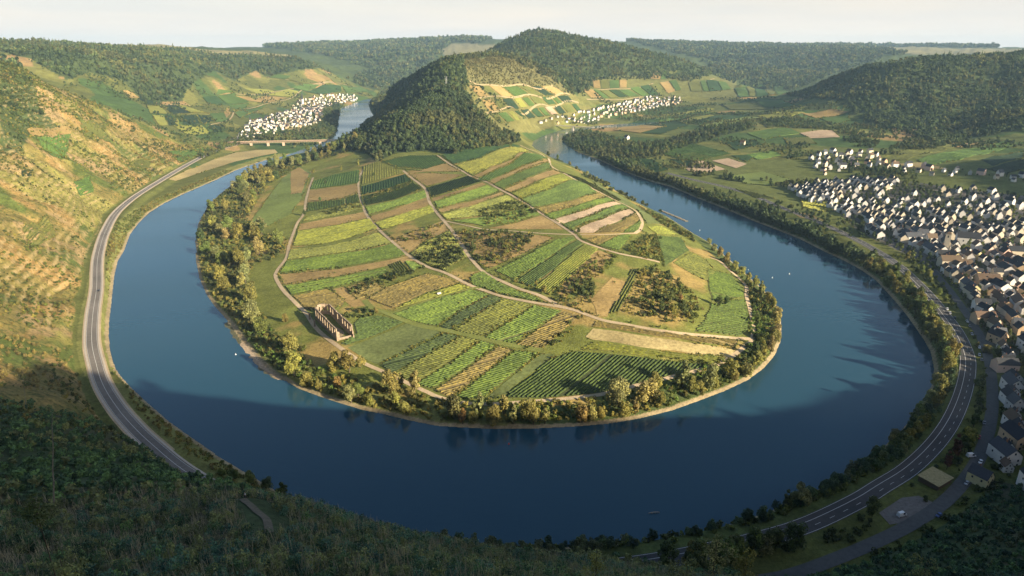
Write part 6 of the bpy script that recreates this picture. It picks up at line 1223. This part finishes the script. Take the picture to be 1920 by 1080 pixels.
J = [((0,0,.95),.15,.11),((0,0,1.15),.14,.1),((0,0,1.4),.17,.1),((0,0,1.5),.07,.06),((0,.01,1.57),.07,.08),((0,.02,1.68),.085,.1),((0,.01,1.77),.06,.07),
     ((.2,0,1.42),.06),((.27,.05,1.15),.045),((.25,.2,.95),.035),((.25,.25,.88),.035,.02),((-.2,0,1.42),.06),((-.27,-.05,1.15),.045),((-.26,.05,.92),.035),((-.26,.09,.85),.035,.02),
     ((.1,0,.88),.095),((.11,.14,.5),.065),((.11,.1,.08),.045),((.11,.24,.03),.04,.03),((-.1,0,.88),.095),((-.11,-.06,.48),.065),((-.11,-.22,.09),.045),((-.11,-.1,.03),.04,.03)]
Ed = [(0,1),(1,2),(2,3),(3,4),(4,5),(5,6),(2,7),(7,8),(8,9),(9,10),(2,11),(11,12),(12,13),(13,14),(0,15),(15,16),(16,17),(17,18),(0,19),(19,20),(20,21),(21,22)]
skin_figure('body', J, Ed, 0, skin_m, e)
white_c = mat('white shirt', (.75, .74, .72), .05, 4); dark_c = mat('dark trousers', (.04, .045, .06), .1, 4)
skin_figure('shirt', [((0,0,.93),.18,.14),((0,0,1.15),.165,.125),((0,0,1.4),.195,.125),((.21,0,1.42),.085),((.26,.04,1.2),.07),((-.21,0,1.42),.085),((-.26,-.04,1.2),.07)], [(0,1),(1,2),(2,3),(3,4),(2,5),(5,6)], 0, white_c, e)
skin_figure('trousers', [((0,0,.93),.165,.13),((.1,0,.86),.115),((.11,.14,.5),.085),((.11,.1,.14),.07),((-.1,0,.86),.115),((-.11,-.06,.48),.085),((-.11,-.21,.15),.07)], [(0,1),(1,2),(2,3),(0,4),(4,5),(5,6)], 0, dark_c, e)
skin_figure('hair', [((0,-.03,1.70),.095,.1),((0,0,1.79),.075,.08)], [(0,1)], 0, mat('brown hair', (.06, .035, .02), .1, 5), e)
m = MB()
for sx in (-1, 1):
    for k in range(4): m.tube((sx * .25 + (k - 1.5) * .018, .25 if sx > 0 else .09, .87 if sx > 0 else .84), (sx * .25 + (k - 1.5) * .02, .29 if sx > 0 else .12, .79 + .008 * abs(k - 1.5) - (0 if sx > 0 else .03)), .009, .007, 5)
    m.tube((sx * .22, .25 if sx > 0 else .09, .88 if sx > 0 else .85), (sx * .205, .3 if sx > 0 else .13, .83 if sx > 0 else .8), .01, .008, 5)
m.build('fingers', [skin_m], e)
tag(e, 'walker in a white top and dark trousers on the shaded spur path', 'person')
def dead_tree(foot, top, d, r0, label):
    P = hit([foot])[0]; rr = rays([foot, top]); h0 = math.hypot(*rr[0][:2]); d = math.hypot(P[0], P[1]); a = np.array([P[0], P[1], P[2] - .5]); k = d / math.hypot(*rr[1][:2]); b = np.array([rr[1][0] * k, rr[1][1] * k, CAMZ + rr[1][2] * k])
    e = link('dead_tree', None, None, tuple(a)); m = MB(); v = Vector(b - a); n_ = 9; g = random.Random(int(foot[0])); pts = [v * (i / n_) + Vector((g.uniform(-.12, .12), g.uniform(-.12, .12), 0)) * (v.length * .04 if 0 < i < n_ else 0) for i in range(n_ + 1)]
    for i in range(n_): m.tube(pts[i], pts[i + 1], r0 * (1 - i / n_ * .8), r0 * (1 - (i + 1) / n_ * .8), 7)
    m.build('trunk', [mat('dead wood', (.21, .19, .15), .3, 3)], e); 
    for i in range(3, n_): 
        m = MB(); q = pts[i]; dr_ = Vector((g.uniform(-1, 1), g.uniform(-.5, .5), g.uniform(.1, .8))) * v.length * .09; m.tube(q, q + dr_, r0 * .25, r0 * .07, 5); m.build('branch', [MATS['dead wood']], e)
    tag(e, label, 'dead tree')
dead_tree((100, 962), (98, 775), 0, .24, 'tall bare dead trunk rising from the shaded left slope')
dead_tree((205, 960), (206, 905), 0, .12, 'short bare stem right of the tall dead trunk')
dead_tree((48, 760), (43, 700), 0, .14, 'pale leaning dead stem high on the left slope near the shadow edge')
# young trees close below the viewpoint, their tops reaching into the frame
def sapling(px, t, hgt, seed, kind_, label):
    p = at_t([px], t)[0]; zg = float(Hq(p[0], p[1])); tall = max(p[2] - zg, hgt); g = np.random.default_rng(seed); lob = [(g.normal(0, hgt * .16), g.normal(0, hgt * .16), tall - g.uniform(0, hgt * .9), hgt * g.uniform(.10, .2)) for _ in range(13)]
    e = link('sapling', None, None, (p[0], p[1], zg)); V, F_, tt = clump_cloud(seed, lob, 900, .13); link('crown', mesh_np('crown', V, F_, [MATS['leaves ' + kind_]], tint=tt), e); m = MB(); m.tube((0, 0, -.5), (0, 0, tall * .97), .1, .03, 6)
    for q in lob[:9]: m.tube((0, 0, max(.3, q[2] - hgt * .35)), q[:3], .035, .012, 4)
    m.build('trunk', [bark], e); tag(e, label, 'sapling', 'saplings below the viewpoint')
for k, (px, t, h_, kd, lb) in enumerate([((1345, 1010), 95, 6, 'grey-green', 'pale-leaved sapling overlapping the riverside road'), ((1400, 1040), 85, 5, 'olive green', 'olive sapling right beside the pale-leaved one'), ((1120, 1025), 110, 5, 'yellowish', 'yellowish sapling in front of the shaded road end'), ((1290, 1055), 80, 5, 'grey-green', 'low grey-green sapling left of the pale-leaved one'), ((1740, 1050), 130, 6, 'grey-green', 'thin sapling on the lower right slope'), ((60, 930), 70, 4, 'dark green', 'dark young tree at the lower left edge'), ((110, 1040), 60, 4, 'grey-green', 'grey-green young tree in the lower left corner')]):
    sapling(px, t, h_, 500 + k, kd, lb)

# ------------------------------------------------------------------ the air
hz = MB(); hz.box((-9000, -3000, -5.0), (9000, 12500, 420)); m = bpy.data.materials.new('air'); m.use_nodes = True; N = m.node_tree.nodes; N.remove(N['Principled BSDF'])
v_ = N.new('ShaderNodeVolumePrincipled'); v_.inputs['Color'].default_value = (0.42, 0.64, 0.86, 1); v_.inputs['Density'].default_value = 4.4e-5; v_.inputs['Anisotropy'].default_value = 0.0; m.node_tree.links.new(v_.outputs[0], N['Material Output'].inputs['Volume'])
tag(hz.build('haze', [m]), 'thin bluish evening haze filling the valley', 'haze', kind='stuff')

del GX, GY, MA, MD, PXG, px0, col, F, TE, RM
